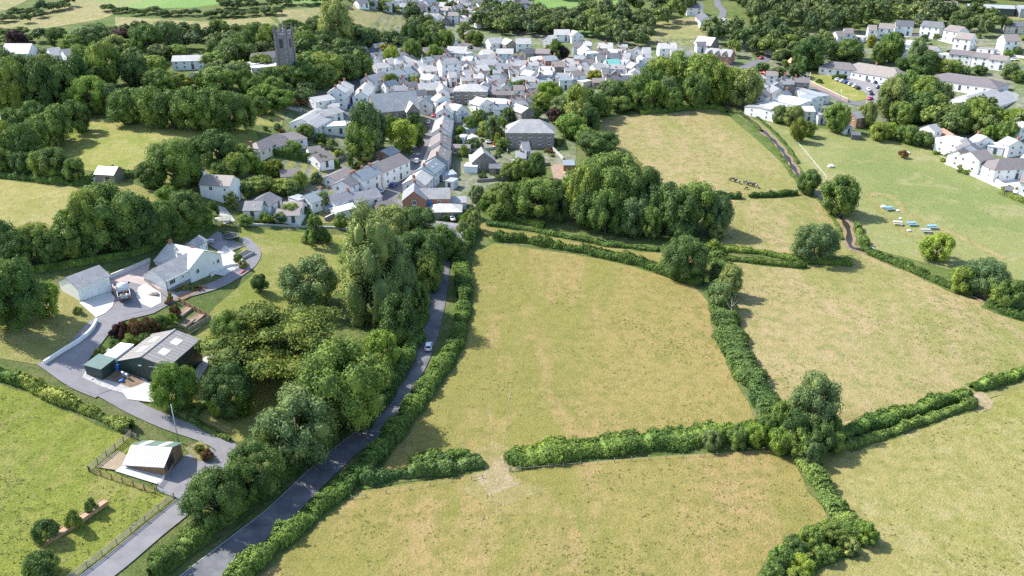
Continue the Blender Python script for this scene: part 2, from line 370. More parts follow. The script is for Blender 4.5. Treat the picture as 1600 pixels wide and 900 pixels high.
def ribbon(name, px, width, mat, lift, step=2.0, off=0.0, thick=0.0, world=False, kind='structure', wj=0.0):
    C = resample([p if world else at(*p).xy[:] for p in px], step)
    wd = width + (wj * np.sin(np.arange(len(C)) * 0.9) * RNG.uniform(0.3, 1, len(C)) if wj else 0)
    if np.ndim(wd) == 0: wd = np.full(len(C), float(wd))
    T = np.gradient(C, axis=0); T /= np.linalg.norm(T, axis=1, keepdims=True) + 1e-9; Nn = np.stack([-T[:, 1], T[:, 0]], 1)
    K = 5 if width > 3 else 3; vs = []
    for j in range(K):
        Q = C + Nn * (off + (0.5 - j / (K - 1)) * wd[:, None]); vs.append(np.column_stack([Q, H(Q[:, 0], Q[:, 1]) + lift]))
    n = len(C); fs = []
    for j in range(K - 1): fs += [(j * n + i, (j + 1) * n + i, (j + 1) * n + i + 1, j * n + i + 1) for i in range(n - 1)]
    V = np.concatenate(vs)
    if thick:                                               # kerb: sides down to the ground
        a = len(V); lo = V.copy(); lo[:, 2] -= thick; V = np.concatenate([V, lo])
        fs += [(i, i + 1, a + i + 1, a + i) for i in range(n - 1)] + [((K - 1) * n + i + 1, (K - 1) * n + i, a + (K - 1) * n + i, a + (K - 1) * n + i + 1) for i in range(n - 1)]
    m = bpy.data.meshes.new(name); m.from_pydata(V.tolist(), [], fs); m.materials.append(mat); m.update()
    return tag(link(name, m), kind=kind)

L1, L2, L3, L4 = 0.0, 0.06, 0.12, 0.18
psheet('field', [(742, 396), (772, 380), (930, 402), (1075, 438), (1105, 470), (1150, 560), (1195, 655), (1100, 676), (955, 692), (780, 716), (560, 742), (640, 660), (700, 585), (722, 520), (730, 440)], DRY, L1)
psheet('field', [(250, 960), (400, 880), (480, 810), (560, 768), (760, 738), (990, 716), (1240, 700), (1310, 800), (1360, 850), (1220, 905), (1150, 960)], DRY, L1)
psheet('field', [(1262, 705), (1420, 670), (1520, 632), (1700, 570), (1850, 700), (1800, 960), (1140, 960), (1240, 900), (1360, 845), (1310, 790)], DRY3, L1)
psheet('field', [(1140, 402), (1240, 408), (1330, 415), (1335, 392), (1400, 405), (1480, 455), (1560, 480), (1700, 525), (1760, 575), (1560, 618), (1420, 655), (1290, 690), (1200, 640), (1160, 520)], DRY2, L1)
psheet('field', [(735, 345), (800, 352), (900, 372), (1040, 392), (1120, 375), (1140, 405), (1080, 430), (1040, 412), (930, 398), (770, 376)], DRY, L1)
psheet('field', [(1110, 310), (1180, 304), (1262, 300), (1285, 330), (1318, 372), (1345, 398), (1250, 402), (1120, 385)], DRY2, L1)
psheet('field', [(925, 185), (1000, 178), (1110, 168), (1140, 182), (1190, 225), (1238, 270), (1250, 302), (1150, 306), (1020, 296), (960, 240)], DRY2, L1)
psheet('field', [(1150, 178), (1190, 190), (1320, 205), (1450, 232), (1560, 285), (1720, 380), (1720, 470), (1600, 440), (1480, 420), (1350, 385), (1290, 310), (1230, 235)], PARK, L1)
psheet('field', [(50, 232), (120, 188), (180, 185), (400, 205), (410, 235), (280, 300), (150, 268), (100, 262)], LAWN, L1)
psheet('field', [(-120, 258), (0, 262), (150, 275), (260, 305), (300, 330), (150, 362), (-120, 370)], DRY3, L1)
psheet('lawn', [(370, 355), (460, 362), (560, 368), (560, 430), (470, 500), (420, 540), (330, 560), (300, 530), (335, 480), (400, 425), (372, 385)], LAWN, L1)
psheet('lawn', [(240, 620), (330, 560), (420, 540), (470, 600), (430, 690), (370, 690), (300, 662)], LAWN, L1)
psheet('meadow', [(-150, 560), (0, 592), (110, 640), (215, 690), (170, 735), (275, 780), (120, 905), (40, 970), (-220, 970)], MEAD, L1)
psheet('lawn', [(0, 560), (70, 572), (155, 500), (135, 470), (60, 440), (-20, 460), (-60, 520)], DRY3, L1)
psheet('lawn', [(425, 228), (520, 255), (545, 270), (470, 275), (420, 262)], LAWN, L1)
psheet('lawn', [(395, 262), (425, 262), (440, 282), (400, 285)], LAWN, L1)
psheet('lawn', [(400, 165), (445, 168), (440, 200), (398, 195)], LAWN, L1)
psheet('lawn', [(500, 325), (560, 330), (560, 350), (495, 348)], DRY3, L1)
psheet('lawn', [(1262, 108), (1300, 115), (1350, 140), (1355, 155), (1325, 160), (1270, 130)], LAWN, L2)
psheet('lawn', [(1000, 40), (1090, 25), (1150, 30), (1150, 50), (1060, 72), (1010, 70)], HILL, L1)
psheet('lawn', [(905, 45), (940, 42), (945, 55), (905, 60)], HILLG, L1)
psheet('lawn', [(1540, 15), (1640, 12), (1650, 32), (1560, 32)], HILL, L1)
psheet('lawn', [(1560, 85), (1620, 80), (1640, 98), (1570, 98)], LAWN, L1)
psheet('field', [(-150, -6), (60, -8), (15, 14), (-20, 22), (-200, 32)], HILL, L1)
psheet('field', [(-60, 42), (60, 22), (120, -4), (240, -6), (200, 12), (160, 30), (60, 46)], HILL, L1)
psheet('field', [(120, -6), (360, -8), (350, 6), (300, 12), (180, 14)], HILLG, L1)
psheet('field', [(180, 26), (320, 34), (420, 26), (440, 44), (380, 52), (180, 44)], HILL, L1)
psheet('field', [(430, 18), (500, 12), (580, 10), (640, 30), (640, 46), (560, 48), (440, 44)], HILL, L1)
psheet('field', [(430, 0), (520, -6), (600, -8), (500, 6), (430, 8)], HILLG, L1)
psheet('field', [(800, -4), (860, -8), (1010, -6), (980, 6), (880, 14), (810, 22)], HILLG, L1)
psheet('town_ground', [(560, 320), (470, 310), (400, 330), (370, 330), (350, 290), (450, 235), (440, 170), (520, 110), (560, 60), (620, 0), (820, 0), (830, 50), (1000, 60), (1160, 60), (1190, 110), (1060, 150), (900, 150), (900, 250), (760, 290), (745, 330), (620, 335)], TOWNG, L1)
psheet('town_ground', [(1170, 110), (1230, 50), (1500, 30), (1650, 60), (1700, 200), (1600, 180), (1450, 180), (1380, 190), (1330, 205), (1180, 175)], TOWNG, L1)
psheet('town_ground', [(1440, 215), (1480, 195), (1700, 220), (1720, 330), (1600, 315), (1500, 262)], TOWNG, L1)
TRACK = field_mat('worn_grass', (0.30, 0.24, 0.11), (0.27, 0.23, 0.09), (0.33, 0.26, 0.13), (0.18, 0.175, 0.055), 0.05)
GATE = field_mat('churned_earth', (0.36, 0.285, 0.185), (0.31, 0.25, 0.14), (0.40, 0.32, 0.22), (0.23, 0.2, 0.085), 0.08)
WORN = field_mat('thin_grass', (0.29, 0.228, 0.085), (0.255, 0.215, 0.07), (0.33, 0.24, 0.115), (0.17, 0.165, 0.045), 0.06)
# dried patches, gateways and wheel tracks
psheet('worn_ground', [(735, 690), (770, 660), (800, 640), (812, 700), (822, 740), (870, 775), (850, 800), (800, 830), (760, 840), (735, 800), (722, 765), (745, 745)], WORN, L2 - .05, rough=3)
psheet('trodden_gateway', [(758, 712), (786, 710), (794, 732), (808, 752), (806, 762), (784, 768), (760, 764), (750, 748), (758, 730)], GATE, L2, rough=1.3)
psheet('worn_ground', [(748, 700), (800, 698), (808, 735), (838, 770), (815, 788), (780, 800), (745, 785), (738, 755)], TRACK, L2 - .03, rough=1.6)
psheet('trodden_gateway', [(1505, 625), (1530, 612), (1560, 628), (1530, 640)], GATE, L2, rough=1.2)
psheet('trodden_gateway', [(1142, 292), (1162, 290), (1180, 310), (1150, 306)], TRACK, L2, rough=0.8)
psheet('bare_patch', [(1300, 648), (1322, 636), (1348, 634), (1352, 642), (1330, 652), (1305, 660)], TRACK, L2, rough=1.0)
psheet('bare_patch', [(1360, 400), (1316, 372), (1290, 340), (1266, 312), (1275, 306), (1312, 345), (1332, 385)], TRACK, L2, rough=1.0)
for tr in ([(765, 640), (772, 712), (770, 760), (758, 830)], [(798, 600), (785, 712), (790, 760), (780, 820)], [(1330, 425), (1400, 520), (1450, 590), (1515, 628)]):
    ribbon('wheel_track', tr, 0.5, TRACK, L2 - 0.015, 2.0, wj=0.4)
# the lane and the village street
LANE_PX = [(200, 1000), (262, 945), (318, 897), (380, 848), (436, 803), (490, 750), (536, 708), (574, 678), (604, 642), (632, 600), (653, 563), (667, 527), (677, 490), (684, 452), (688, 425), (689, 400), (684, 375), (665, 350), (628, 332), (608, 314), (616, 297), (633, 276), (648, 252), (660, 225), (671, 203), (682, 186), (694, 166), (702, 148), (708, 130), (712, 112)]
ribbon('road', LANE_PX[:19], 6.0, LANE, L3)
ribbon('road', LANE_PX[17:], 6.4, ASPH, L3 + 0.03)
ribbon('verge', LANE_PX[:16], 1.2, BASE, L3 + 0.05, off=3.6, wj=0.6)
for o in (2.75,): ribbon('edge_line', LANE_PX[:16], 0.12, simple('worn_white_paint', (0.5, 0.5, 0.48), 0.8, 0.4, 0.8), L4, off=o)
ribbon('pavement', LANE_PX[20:29], 1.3, GRAVEL, L3 + 0.13, off=-3.9, thick=0.14)
ribbon('road', [(712, 112), (716, 90), (712, 72), (700, 55), (690, 45), (705, 35), (722, 22)], 7, ASPH, L3)
ribbon('road', [(640, 50), (668, 42), (690, 45)], 5, ASPH, L3 + 0.03)
ribbon('road', [(745, 80), (730, 70), (712, 66), (702, 58)], 5, ASPH, L3 + 0.05)
ribbon('road', [(520, 200), (545, 178), (552, 158), (556, 128), (560, 112)], 5, ASPH, L3)
ribbon('road', [(1440, 155), (1380, 165), (1330, 160), (1270, 140), (1230, 128), (1190, 112), (1165, 106), (1190, 95), (1215, 80)], 6, ASPH, L3)
ribbon('road', [(1390, 72), (1400, 60), (1440, 56), (1500, 70), (1560, 84), (1640, 95)], 5, GRAVEL, L3)
ribbon('road', [(1120, -6), (1122, 8), (1130, 18), (1126, 30)], 5, ASPH, L3)
psheet('car_park', [(1300, 118), (1330, 117), (1395, 132), (1385, 165), (1352, 163), (1356, 148), (1330, 133)], DRIVE, L4)
psheet('car_park', [(600, 66), (660, 66), (655, 74), (600, 74)], ASPH, L2)
psheet('yard', [(575, 305), (615, 300), (640, 335), (585, 330)], DRIVE, L2)
psheet('yard', [(512, 160), (550, 165), (552, 190), (515, 205)], GRAVEL, L2)
psheet('yard', [(860, 258), (885, 254), (893, 275), (866, 284)], SAND, L2)
psheet('yard', [(330, 318), (352, 325), (368, 345), (350, 350)], GRAVEL, L2)
psheet('yard', [(680, 345), (720, 350), (735, 385), (700, 395)], DRIVE, L2)
psheet('terrace', [(1475, 255), (1500, 240), (1600, 285), (1640, 310), (1590, 308)], CONC, L2)
# drive to the bungalow
DRV = [(60, 960), (115, 925), (178, 880), (238, 830), (285, 792), (322, 752), (352, 718), (352, 698), (318, 680), (270, 664), (215, 640), (165, 612), (118, 590), (112, 566), (128, 545), (152, 515), (185, 488), (235, 478), (290, 460), (340, 445), (375, 425), (393, 410), (398, 392), (380, 372)]
ribbon('driveway', DRV[:12], 4.6, DRIVE, L3); ribbon('driveway', DRV[11:17], 6.5, DRIVE, L3 + 0.02); ribbon('driveway', DRV[16:], 3.6, DRIVE, L3 + 0.04)
psheet('driveway', [(58, 570), (100, 548), (135, 560), (175, 610), (150, 618), (100, 600)], DRIVE, L3 + 0.06)
psheet('driveway', [(268, 745), (285, 715), (330, 700), (350, 720), (318, 760), (285, 790), (272, 775)], DRIVE, L3 + 0.05)
psheet('paved_court', [(170, 434), (236, 406), (232, 424), (262, 452), (240, 462), (205, 450), (180, 462)], PINK, L3 - .03)
psheet('turning_area', [(172, 470), (200, 440), (240, 450), (268, 455), (290, 462), (240, 490), (180, 505), (150, 500)], DRIVE, L3)
psheet('concrete_apron', [(124, 474), (172, 456), (180, 466), (176, 480), (165, 490), (150, 497)], CONC, L4 + 0.04)
psheet('concrete_apron', [(216, 450), (226, 444), (252, 458), (252, 474), (236, 482), (222, 476), (213, 465)], CONC, L4 + 0.04)
psheet('gravel_yard', [(132, 590), (140, 568), (170, 545), (200, 560), (235, 600), (240, 610), (200, 618), (160, 605)], GRAVEL, L3 + 0.08, rough=0.2)
psheet('bare_patch', [(160, 592), (195, 575), (230, 598), (205, 608)], EARTH, L4 + 0.04, rough=0.3)
psheet('concrete_apron', [(190, 612), (235, 597), (250, 605), (240, 630), (200, 625)], CONC, L4 + 0.05)
psheet('concrete_apron', [(298, 590), (318, 560), (334, 552), (326, 570), (308, 600)], CONC, L4)
psheet('driveway', [(244, 764), (266, 738), (290, 712), (330, 702), (300, 760), (272, 778)], DRIVE, L3 + 0.03)
psheet('concrete_yard', [(180, 737), (200, 718), (268, 737), (248, 758)], CONC, L3 + 0.08)
psheet('bare_patch', [(152, 730), (185, 703), (203, 716), (180, 735)], PATH, L3 + 0.1, rough=0.2)
psheet('rough_bank', [(290, 700), (310, 688), (335, 712), (333, 724), (308, 722)], HILL, L4 + .05, rough=0.3)
psheet('paved_terrace', [(330, 402), (352, 384), (385, 410), (350, 432), (330, 428)], CONC, L4)
psheet('paved_terrace', [(318, 378), (340, 362), (382, 385), (350, 398)], DRIVE, L4)
psheet('flower_bed', [(268, 472), (280, 462), (325, 445), (325, 452), (290, 468)], EARTH, L4 + .03, rough=0.15)
# stream with its banks
STREAM = [(1128, 158), (1150, 172), (1175, 190), (1196, 208), (1216, 228), (1232, 250), (1246, 272), (1262, 290), (1278, 305), (1298, 325), (1318, 345), (1326, 362), (1329, 385), (1350, 392), (1400, 412), (1470, 440), (1540, 470), (1575, 490), (1640, 500)]
ribbon('stream_bank', STREAM, 4.0, EARTH, L2, 1.5, wj=1.2)
mw, t, b = nodes('stream_water'); b.inputs['Base Color'].default_value = (0.035, 0.032, 0.025, 1); b.inputs['Roughness'].default_value = 0.25; b.inputs['Specular IOR Level'].default_value = 0.3
bump(t, b, noise(t, 1.5, 3, coordn(t)).outputs[0], 0.15); 
ribbon('stream_water', STREAM, 1.7, mw, L3, 1.5, wj=1.0)
# ------------------------------------------------------------------ foliage
def ico(sub):
    bm = bmesh.new(); bmesh.ops.create_icosphere(bm, subdivisions=sub, radius=1)
    v = np.array([q.co[:] for q in bm.verts]); f = np.array([[q.index for q in a.verts] for a in bm.faces]); bm.free(); return v, f
def crown_mesh(name, shape, nclump, nleaf, leaf, seed, mat):
    """a crown filling radius 1 and height 0..1 (x,y in -1..1): leaves spread over many clumps, dark gaps between"""
    rg = np.random.default_rng(seed); C = []; R = []
    tries = 0
    while len(C) < nclump and tries < 6000:
        tries += 1
        d = rg.normal(size=3); d /= np.linalg.norm(d)
        if shape == 'round':
            if d[2] < -0.93: continue
            p = np.array([d[0] * .74, d[1] * .74, 0.50 + d[2] * .40]) * np.array([q_ := rg.uniform(.78, 1.12), q_, 1]); r = rg.uniform(.17, .35)
        elif shape == 'tall':
            z = rg.uniform(0.08, 0.95); k = (math.sin(math.pi * min(1, z * 0.75 + 0.22))) ** .7 * .72 * rg.uniform(.75, 1.1)
            a = rg.uniform(0, 6.283); p = np.array([k * math.cos(a), k * math.sin(a), z * .93]); r = rg.uniform(.18, .34)
        elif shape == 'cone':
            z = rg.uniform(0.05, 0.95); k = (1 - z) ** .75 * .72
            a = rg.uniform(0, 6.283); p = np.array([k * math.cos(a), k * math.sin(a), z * .92]); r = rg.uniform(.14, .26) * (1.25 - z * .6)
        elif shape == 'layer':
            a = rg.uniform(0, 6.283); k = rg.uniform(0.1, 1) ** .6 * .85; z = rg.choice([.35, .5, .63, .76, .88]) * (1 - .35 * k * k) + rg.normal() * .03
            p = np.array([k * math.cos(a), k * math.sin(a), z]); r = rg.uniform(.16, .30)
        elif shape == 'ball':
            p = np.array([d[0] * .6, d[1] * .6, 0.5 + d[2] * .3]); r = .36
        else:                                                  # bush
            if d[2] < -.2: continue
            p = np.array([d[0] * .66, d[1] * .66, 0.28 + d[2] * .46]); r = rg.uniform(.22, .38)
        C.append(p); R.append(r)
    C = np.array(C); R = np.array(R); n = len(C)
    k = rg.choice(n, nleaf, p=R ** 2 / (R ** 2).sum()); d = rg.normal(size=(nleaf, 3)); d[:, 2] += .35
    d /= np.linalg.norm(d, axis=1, keepdims=True)
    flat = {'layer': .28}.get(shape, .62)
    lump = 1 + .22 * wob(d * 3 + C[k] * 9, 1.6, seed)
    rr = R[k] * lump * rg.uniform(.80, 1.08, nleaf)
    if shape == 'ball': rr = R[k] * rg.uniform(.93, 1.02, nleaf)
    P = C[k] + d * rr[:, None] * np.array([1, 1, flat]); P[:, 2] = np.clip(P[:, 2], 0.01, 1.03)
    Nn = d + rg.normal(size=(nleaf, 3)) * .45
    if shape == 'layer': Nn = np.array([0, 0, .8]) + rg.normal(size=(nleaf, 3)) * .9
    # core: shrunk clumps so that light does not pass straight through
    iv, jf = ico(1); cv = []; cf = []
    for c, r in zip(C, R):
        o = len(cv) * len(iv); cv.append(c + iv * r * .74 * np.array([1, 1, flat])); cf.append(np.column_stack([jf, jf[:, 2]]) + o)
    global RNG; old = RNG; RNG = rg
    cvv = np.concatenate(cv); ff = np.concatenate(cf)
    m = quads_mesh(name, P, Nn / np.linalg.norm(Nn, axis=1, keepdims=True), leaf * rg.uniform(.6, 1.35, nleaf), mat, None, {'tall': .36, 'cone': .5, 'round': .62, 'ball': .8, 'layer': 1.1}.get(shape, .9))
    RNG = old
    # append triangles of the core through bmesh-free merge
    tv = np.concatenate([np.array([v.co[:] for v in m.vertices]) if False else _co(m), cvv]); nv = len(tv) - len(cvv)
    quads = np.arange(nleaf * 4).reshape(-1, 4); tris = ff[:, :3] + nv
    m2 = bpy.data.meshes.new(name); m2.vertices.add(len(tv)); m2.vertices.foreach_set('co', tv.astype(np.float32).ravel())
    li = np.concatenate([quads.ravel(), tris.ravel()]).astype(np.int32)
    m2.loops.add(len(li)); m2.loops.foreach_set('vertex_index', li)
    ls = np.concatenate([np.arange(len(quads)) * 4, len(quads) * 4 + np.arange(len(tris)) * 3]).astype(np.int32)
    lt = np.concatenate([np.full(len(quads), 4), np.full(len(tris), 3)]).astype(np.int32)
    m2.polygons.add(len(ls)); m2.polygons.foreach_set('loop_start', ls); m2.polygons.foreach_set('loop_total', lt); m2.update(calc_edges=True)
    m2.materials.append(mat); bpy.data.meshes.remove(m); return m2
def _co(m):
    a = np.empty(len(m.vertices) * 3, np.float32); m.vertices.foreach_get('co', a); return a.reshape(-1, 3)
def trunk_mesh(seed, spread=0.5):
    rg = random.Random(seed); mb = MB()
    top = (rg.uniform(-.05, .05), rg.uniform(-.05, .05), .62)
    mb.tube([(0, 0, -.06), (0, 0, .02), (.01, 0, .25), top], [.085, .06, .045, .02], 8)
    for i in range(6):
        a = i * 1.05 + rg.uniform(-.3, .3); z = rg.uniform(.16, .42); l = rg.uniform(.35, .62) * spread / .5
        mb.tube([(0, 0, z), (l * .5 * math.cos(a), l * .5 * math.sin(a), z + .13), (l * math.cos(a), l * math.sin(a), z + .27)], [.028, .018, .008], 5)
    m = mb.mesh('trunk', BARK, True); return m
TR = [trunk_mesh(i) for i in range(3)]
PROTO = {}
def crown(shape, mk, hero, var):
    k = (shape, mk, hero, var)
    if k not in PROTO:
        nl, lf = (19000, .056) if hero == 2 else ((6500, .088) if hero == 1 else (1700, .16))
        nc = {'round': 46, 'tall': 70, 'cone': 46, 'layer': 60, 'ball': 14, 'bush': 20}[shape]
        if shape == 'layer': lf *= .7; nl = int(nl * 1.3)
        if shape == 'ball': nl = int(nl * .8)
        sd = sum(ord(ch) for ch in shape + mk) * 7 + var * 13 + 5
        PROTO[k] = crown_mesh('crown', shape, nc, nl, lf, sd, GREEN[mk])
    return PROTO[k]
ORD = ['leftmost', 'second from the left', 'third from the left', 'fourth from the left', 'fifth from the left', 'sixth from the left', 'seventh from the left', 'eighth from the left', 'ninth from the left', 'tenth from the left',
       'eleventh from the left', 'twelfth from the left', 'thirteenth from the left', 'fourteenth from the left', 'fifteenth from the left', 'sixteenth from the left', 'seventeenth from the left', 'eighteenth from the left', 'nineteenth from the left', 'twentieth from the left']
KN = {'r': ('broadleaf_tree', 'mid green tree'), 'd': ('broadleaf_tree', 'dark green tree'), 'l': ('broadleaf_tree', 'light green tree'), 'g': ('broadleaf_tree', 'grey green tree'),
      'c': ('cypress_tree', 'spreading cypress tree'), 'p': ('purple_tree', 'purple leaved tree'), 'y': ('golden_tree', 'golden yellow tree'), 'o': ('rust_shrub', 'rust coloured shrub')}
NTREE = 0
def tree(x, top, bot, w, k, label, group=None, shape=None, cat=None):
    """crown box in photo pixels -> a tree standing on the terrain"""
    global NTREE; NTREE += 1
    b = at(x, bot); s = ppm(b); r = w / 2 / s
    dl = math.atan2(CAM_H - b.z, b.y)
    b = at(x, min(bot - r * s * math.sin(dl) * 0.75, bot)); s = ppm(b); r = w / 2 / s
    lo, hi = .5, 60.0
    for _ in range(25):                                       # height so that the far upper rim of the crown meets the top pixel
        m = (lo + hi) / 2; py = proj(b + Vector((0, .35 * r, m * .96)))[1]
        if py > top: lo = m
        else: hi = m
    h = max(lo, r * .55)
    shp = shape or {'c': 'layer', 'o': 'bush'}.get(k, 'round'); px = w
    if shape is None and k not in 'co' and w < 26 and r < 3: shp = 'bush'
    hero = 2 if px > 62 else (1 if px > 24 else 0)
    var = NTREE % (3 if hero < 2 else 2)
    nm, ln = KN[k]
    if shp in ('bush', 'ball') and k not in 'o': nm = 'garden_shrub'; ln = ln.replace(' tree', ' shrub')
    t = empty(nm, (b.x, b.y, b.z), random.uniform(0, 6.28))
    c = link('crown', crown(shp, k, hero, var), t); c.scale = (r * random.uniform(.94, 1.06), r * random.uniform(.94, 1.06), h)
    if shp not in ('bush', 'ball'):
        q = link('trunk', TR[NTREE % 3], t); q.scale = (r * .9, r * .9, h)
    tag(t, (label.replace('{k}', ln)), cat or ('shrub' if nm.endswith('shrub') else 'tree'), group)
    return t
def grove(data, where, group, shape=None):
    """several trees: rows of x top bottom width kind; labels say which one by look and by order from the left"""
    rows = []
    for r in data.split(','):
        a = r.split(); rows.append((float(a[0]), float(a[1]), float(a[2]), float(a[3]), a[4]))
    by = {}
    for i, r in enumerate(sorted(rows)): by.setdefault(r[4], []).append(r)
    for kk, lst in by.items():
        for i, r in enumerate(lst):
            o_ = ORD[min(i, 19)].replace(' from the left', '')
            lab = ('only {k} ' if len(lst) == 1 else o_ + ' {k} ') + where + ('' if len(lst) == 1 or i == 0 else ', from left')
            tree(*r, lab, group, shape)
def wood(px, n, wr, hr, kinds, label, group):
    """woodland read as a mass of alike trees, still one object per tree; wr width and hr height in photo pixels"""
    P = np.array(px, float); x0, y0 = P.min(0); x1, y1 = P.max(0); got = []; tr = 0
    while len(got) < n and tr < 9000:
        tr += 1; x, y = random.uniform(x0, x1), random.uniform(y0, y1)
        if not inpoly(np.array([[x, y]]), px)[0]: continue
        mind = sum(wr) / 2 * (.62 if tr < 3000 else .42)
        if any(abs(x - a) ** 2 + (2.0 * (y - c)) ** 2 < mind ** 2 for a, c in got): continue
        got.append((x, y))
    for x, y in sorted(got, key=lambda q: q[1]):
        w = random.uniform(*wr); FAR.append((x, y - random.uniform(*hr), y, w, random.choice(kinds)))
FAR = []
def far_trees():
    rg = np.random.default_rng(5); PV = []; PN = []; PS = []; CV = []; CF = []; nv = 0; MI = []
    iv, jf = ico(1); order = 'rdlg'
    for x, top, bot, w, k in FAR:
        b = at(x, bot); s = ppm(b); r = w / 2 / s; b = at(x, bot - r * s * .18); s = ppm(b); r = w / 2 / s
        lo, hi = 3, 40.0
        for _ in range(16):
            m = (lo + hi) / 2
            if proj(b + Vector((0, .35 * r, m * .96)))[1] > top: lo = m
            else: hi = m
        h = min(lo, r * 2.6); nl = 900; nc = 16; d = rg.normal(size=(nc, 3)); d /= np.linalg.norm(d, axis=1, keepdims=True); d[:, 2] = np.abs(d[:, 2]) * 1.2 - .35
        C = np.column_stack([d[:, :2] * .7, .52 + d[:, 2] * .36]); R = rg.uniform(.24, .4, nc); q = rg.integers(0, nc, nl); e = rg.normal(size=(nl, 3)); e[:, 2] += .4; e /= np.linalg.norm(e, axis=1, keepdims=True)
        P = C[q] + e * (R[q] * rg.uniform(.8, 1.1, nl))[:, None] * np.array([1, 1, .6]); S3 = np.array([r, r, h])
        PV.append(P * S3 + np.array(b)); PN.append(e + rg.normal(size=(nl, 3)) * .45); PS.append(r * .2 * rg.uniform(.6, 1.3, nl)); MI.append((nl, order.index(k)))
        for c, rr in zip(C, R):
            CV.append((c + iv * rr * .74 * np.array([1, 1, .6])) * S3 + np.array(b)); CF.append(np.column_stack([jf, jf[:, 2]]) + nv); nv += len(iv)
    N3 = np.concatenate(PN); N3 /= np.linalg.norm(N3, axis=1, keepdims=True)
    cf = np.concatenate(CF); cf4 = cf[:, :3]
    me = quads_mesh('distant_woodland', np.concatenate(PV), N3, np.concatenate(PS), GREEN['r'])
    cm = bpy.data.meshes.new('woodland_core'); 
    tv = np.concatenate([_co(me), np.concatenate(CV)]); nq = len(N3); quads = np.arange(nq * 4).reshape(-1, 4); tris = cf4 + nq * 4
    m2 = bpy.data.meshes.new('distant_woodland'); m2.vertices.add(len(tv)); m2.vertices.foreach_set('co', tv.astype(np.float32).ravel()); li = np.concatenate([quads.ravel(), tris.ravel()]).astype(np.int32)
    m2.loops.add(len(li)); m2.loops.foreach_set('vertex_index', li); ls = np.concatenate([np.arange(nq) * 4, nq * 4 + np.arange(len(tris)) * 3]).astype(np.int32); lt = np.concatenate([np.full(nq, 4), np.full(len(tris), 3)]).astype(np.int32)
    m2.polygons.add(len(ls)); m2.polygons.foreach_set('loop_start', ls); m2.polygons.foreach_set('loop_total', lt)
    mi = np.concatenate([np.full(n, i) for n, i in MI] + [np.full(len(jf) * 16, i) for n, i in MI]).astype(np.int32)
    for k in order: m2.materials.append(FARG[k])
    m2.polygons.foreach_set('material_index', mi); m2.update(calc_edges=True)
    tag(link('distant_woodland', m2), 'distant dark and mid green trees in belts, hedgerows and woods along the hills', 'woodland', None, 'stuff')
FARG = {'r': leaf_mat('hedge_far_green', (0.065, 0.115, 0.038), (0.155, 0.215, 0.07)), 'd': leaf_mat('hedge_far_dark', (0.045, 0.085, 0.034), (0.11, 0.165, 0.06)),
        'l': leaf_mat('hedge_far_light', (0.08, 0.14, 0.035), (0.18, 0.25, 0.06)), 'g': leaf_mat('hedge_far_silver', (0.06, 0.10, 0.05), (0.15, 0.20, 0.09))}
T = tree
# --- beside the lane and round the bungalow
T(590, 322, 520, 108, 'g', 'very tall feathery grey green tree between the lawn and the lane', shape='tall')
T(615, 372, 505, 84, 'g', 'second tall feathery tree at the right foot of the tallest one', shape='tall')
T(488, 402, 494, 100, 'g', 'wide rounded grey green tree at the edge of the bungalow lawn')
T(495, 330, 388, 56, 'r', 'egg shaped mid green tree standing alone on the bungalow lawn', shape='cone')
T(534, 332, 361, 27, 'r', 'clipped bright green ball bush near the stone wall', shape='ball')
T(408, 428, 461, 30, 'd', 'clipped dark green ball bush standing alone on the lawn', shape='ball')
T(440, 476, 622, 225, 'c', 'broad flat topped cypress with feathery spreading branches')
T(545, 538, 700, 142, 'r', 'big dark billowing tree beside the lane, in front of the cypress')
T(468, 608, 745, 138, 'g', 'big pale leaved tree in the foreground beside the lane')
T(279, 563, 652, 74, 'l', 'bright light green round tree beside the dark green barn')
T(362, 570, 662, 86, 'd', 'dark green tree between the barn and the cypress')
T(365, 488, 560, 66, 'r', 'mid green bushy tree behind the cypress by the lawn')
T(362, 530, 575, 42, 'p', 'dusky purple bush at the left edge of the cypress')
T(343, 617, 656, 34, 'l', 'small round light green bush, left of a pair under the cypress')
T(383, 614, 655, 32, 'l', 'small round light green bush, right of a pair under the cypress')
T(432, 655, 735, 70, 'd', 'dark tree squeezed between the pale leaved tree and the driveway')
T(405, 690, 790, 92, 'd', 'dark glossy tree on the bank between driveway and lane')
T(338, 735, 838, 92, 'd', 'dark glossy tree at the driveway mouth, nearest the stable')
T(378, 720, 805, 70, 'r', 'mid green tree between the two dark trees of the lane bank')
T(600, 515, 590, 62, 'l', 'light green bushy tree on the left bank of the lane')
T(625, 460, 545, 60, 'd', 'dark bushy tree on the left bank of the lane')
T(590, 555, 625, 56, 'r', 'mid green tree low on the left bank of the lane')
T(655, 440, 500, 34, 'r', 'small mid green bush over the left edge of the lane')
grove('608 322 395 78 g,652 322 385 72 d,655 362 455 88 d,690 352 412 54 r,628 372 430 60 r,672 395 462 44 d,560 375 440 60 r,715 372 402 36 g', 'in the clump hiding the bend of the lane', 'trees hiding the bend of the lane')
grove('33 408 528 96 r,78 443 502 48 l,10 440 500 60 d', 'on the slope left of the garage', 'trees left of the garage')
grove('12 345 420 60 d,60 350 415 70 r,105 352 415 62 d,150 300 400 66 r,182 290 398 112 r,225 310 392 60 d,255 315 385 66 r,292 300 368 74 d,245 330 390 60 d,200 345 400 60 d,120 330 405 60 r,318 322 358 40 r,30 360 425 60 d,85 362 420 50 d,140 362 408 46 d,275 340 378 50 d',
      'in the tree belt behind the bungalow hedge', 'tree belt behind the bungalow')
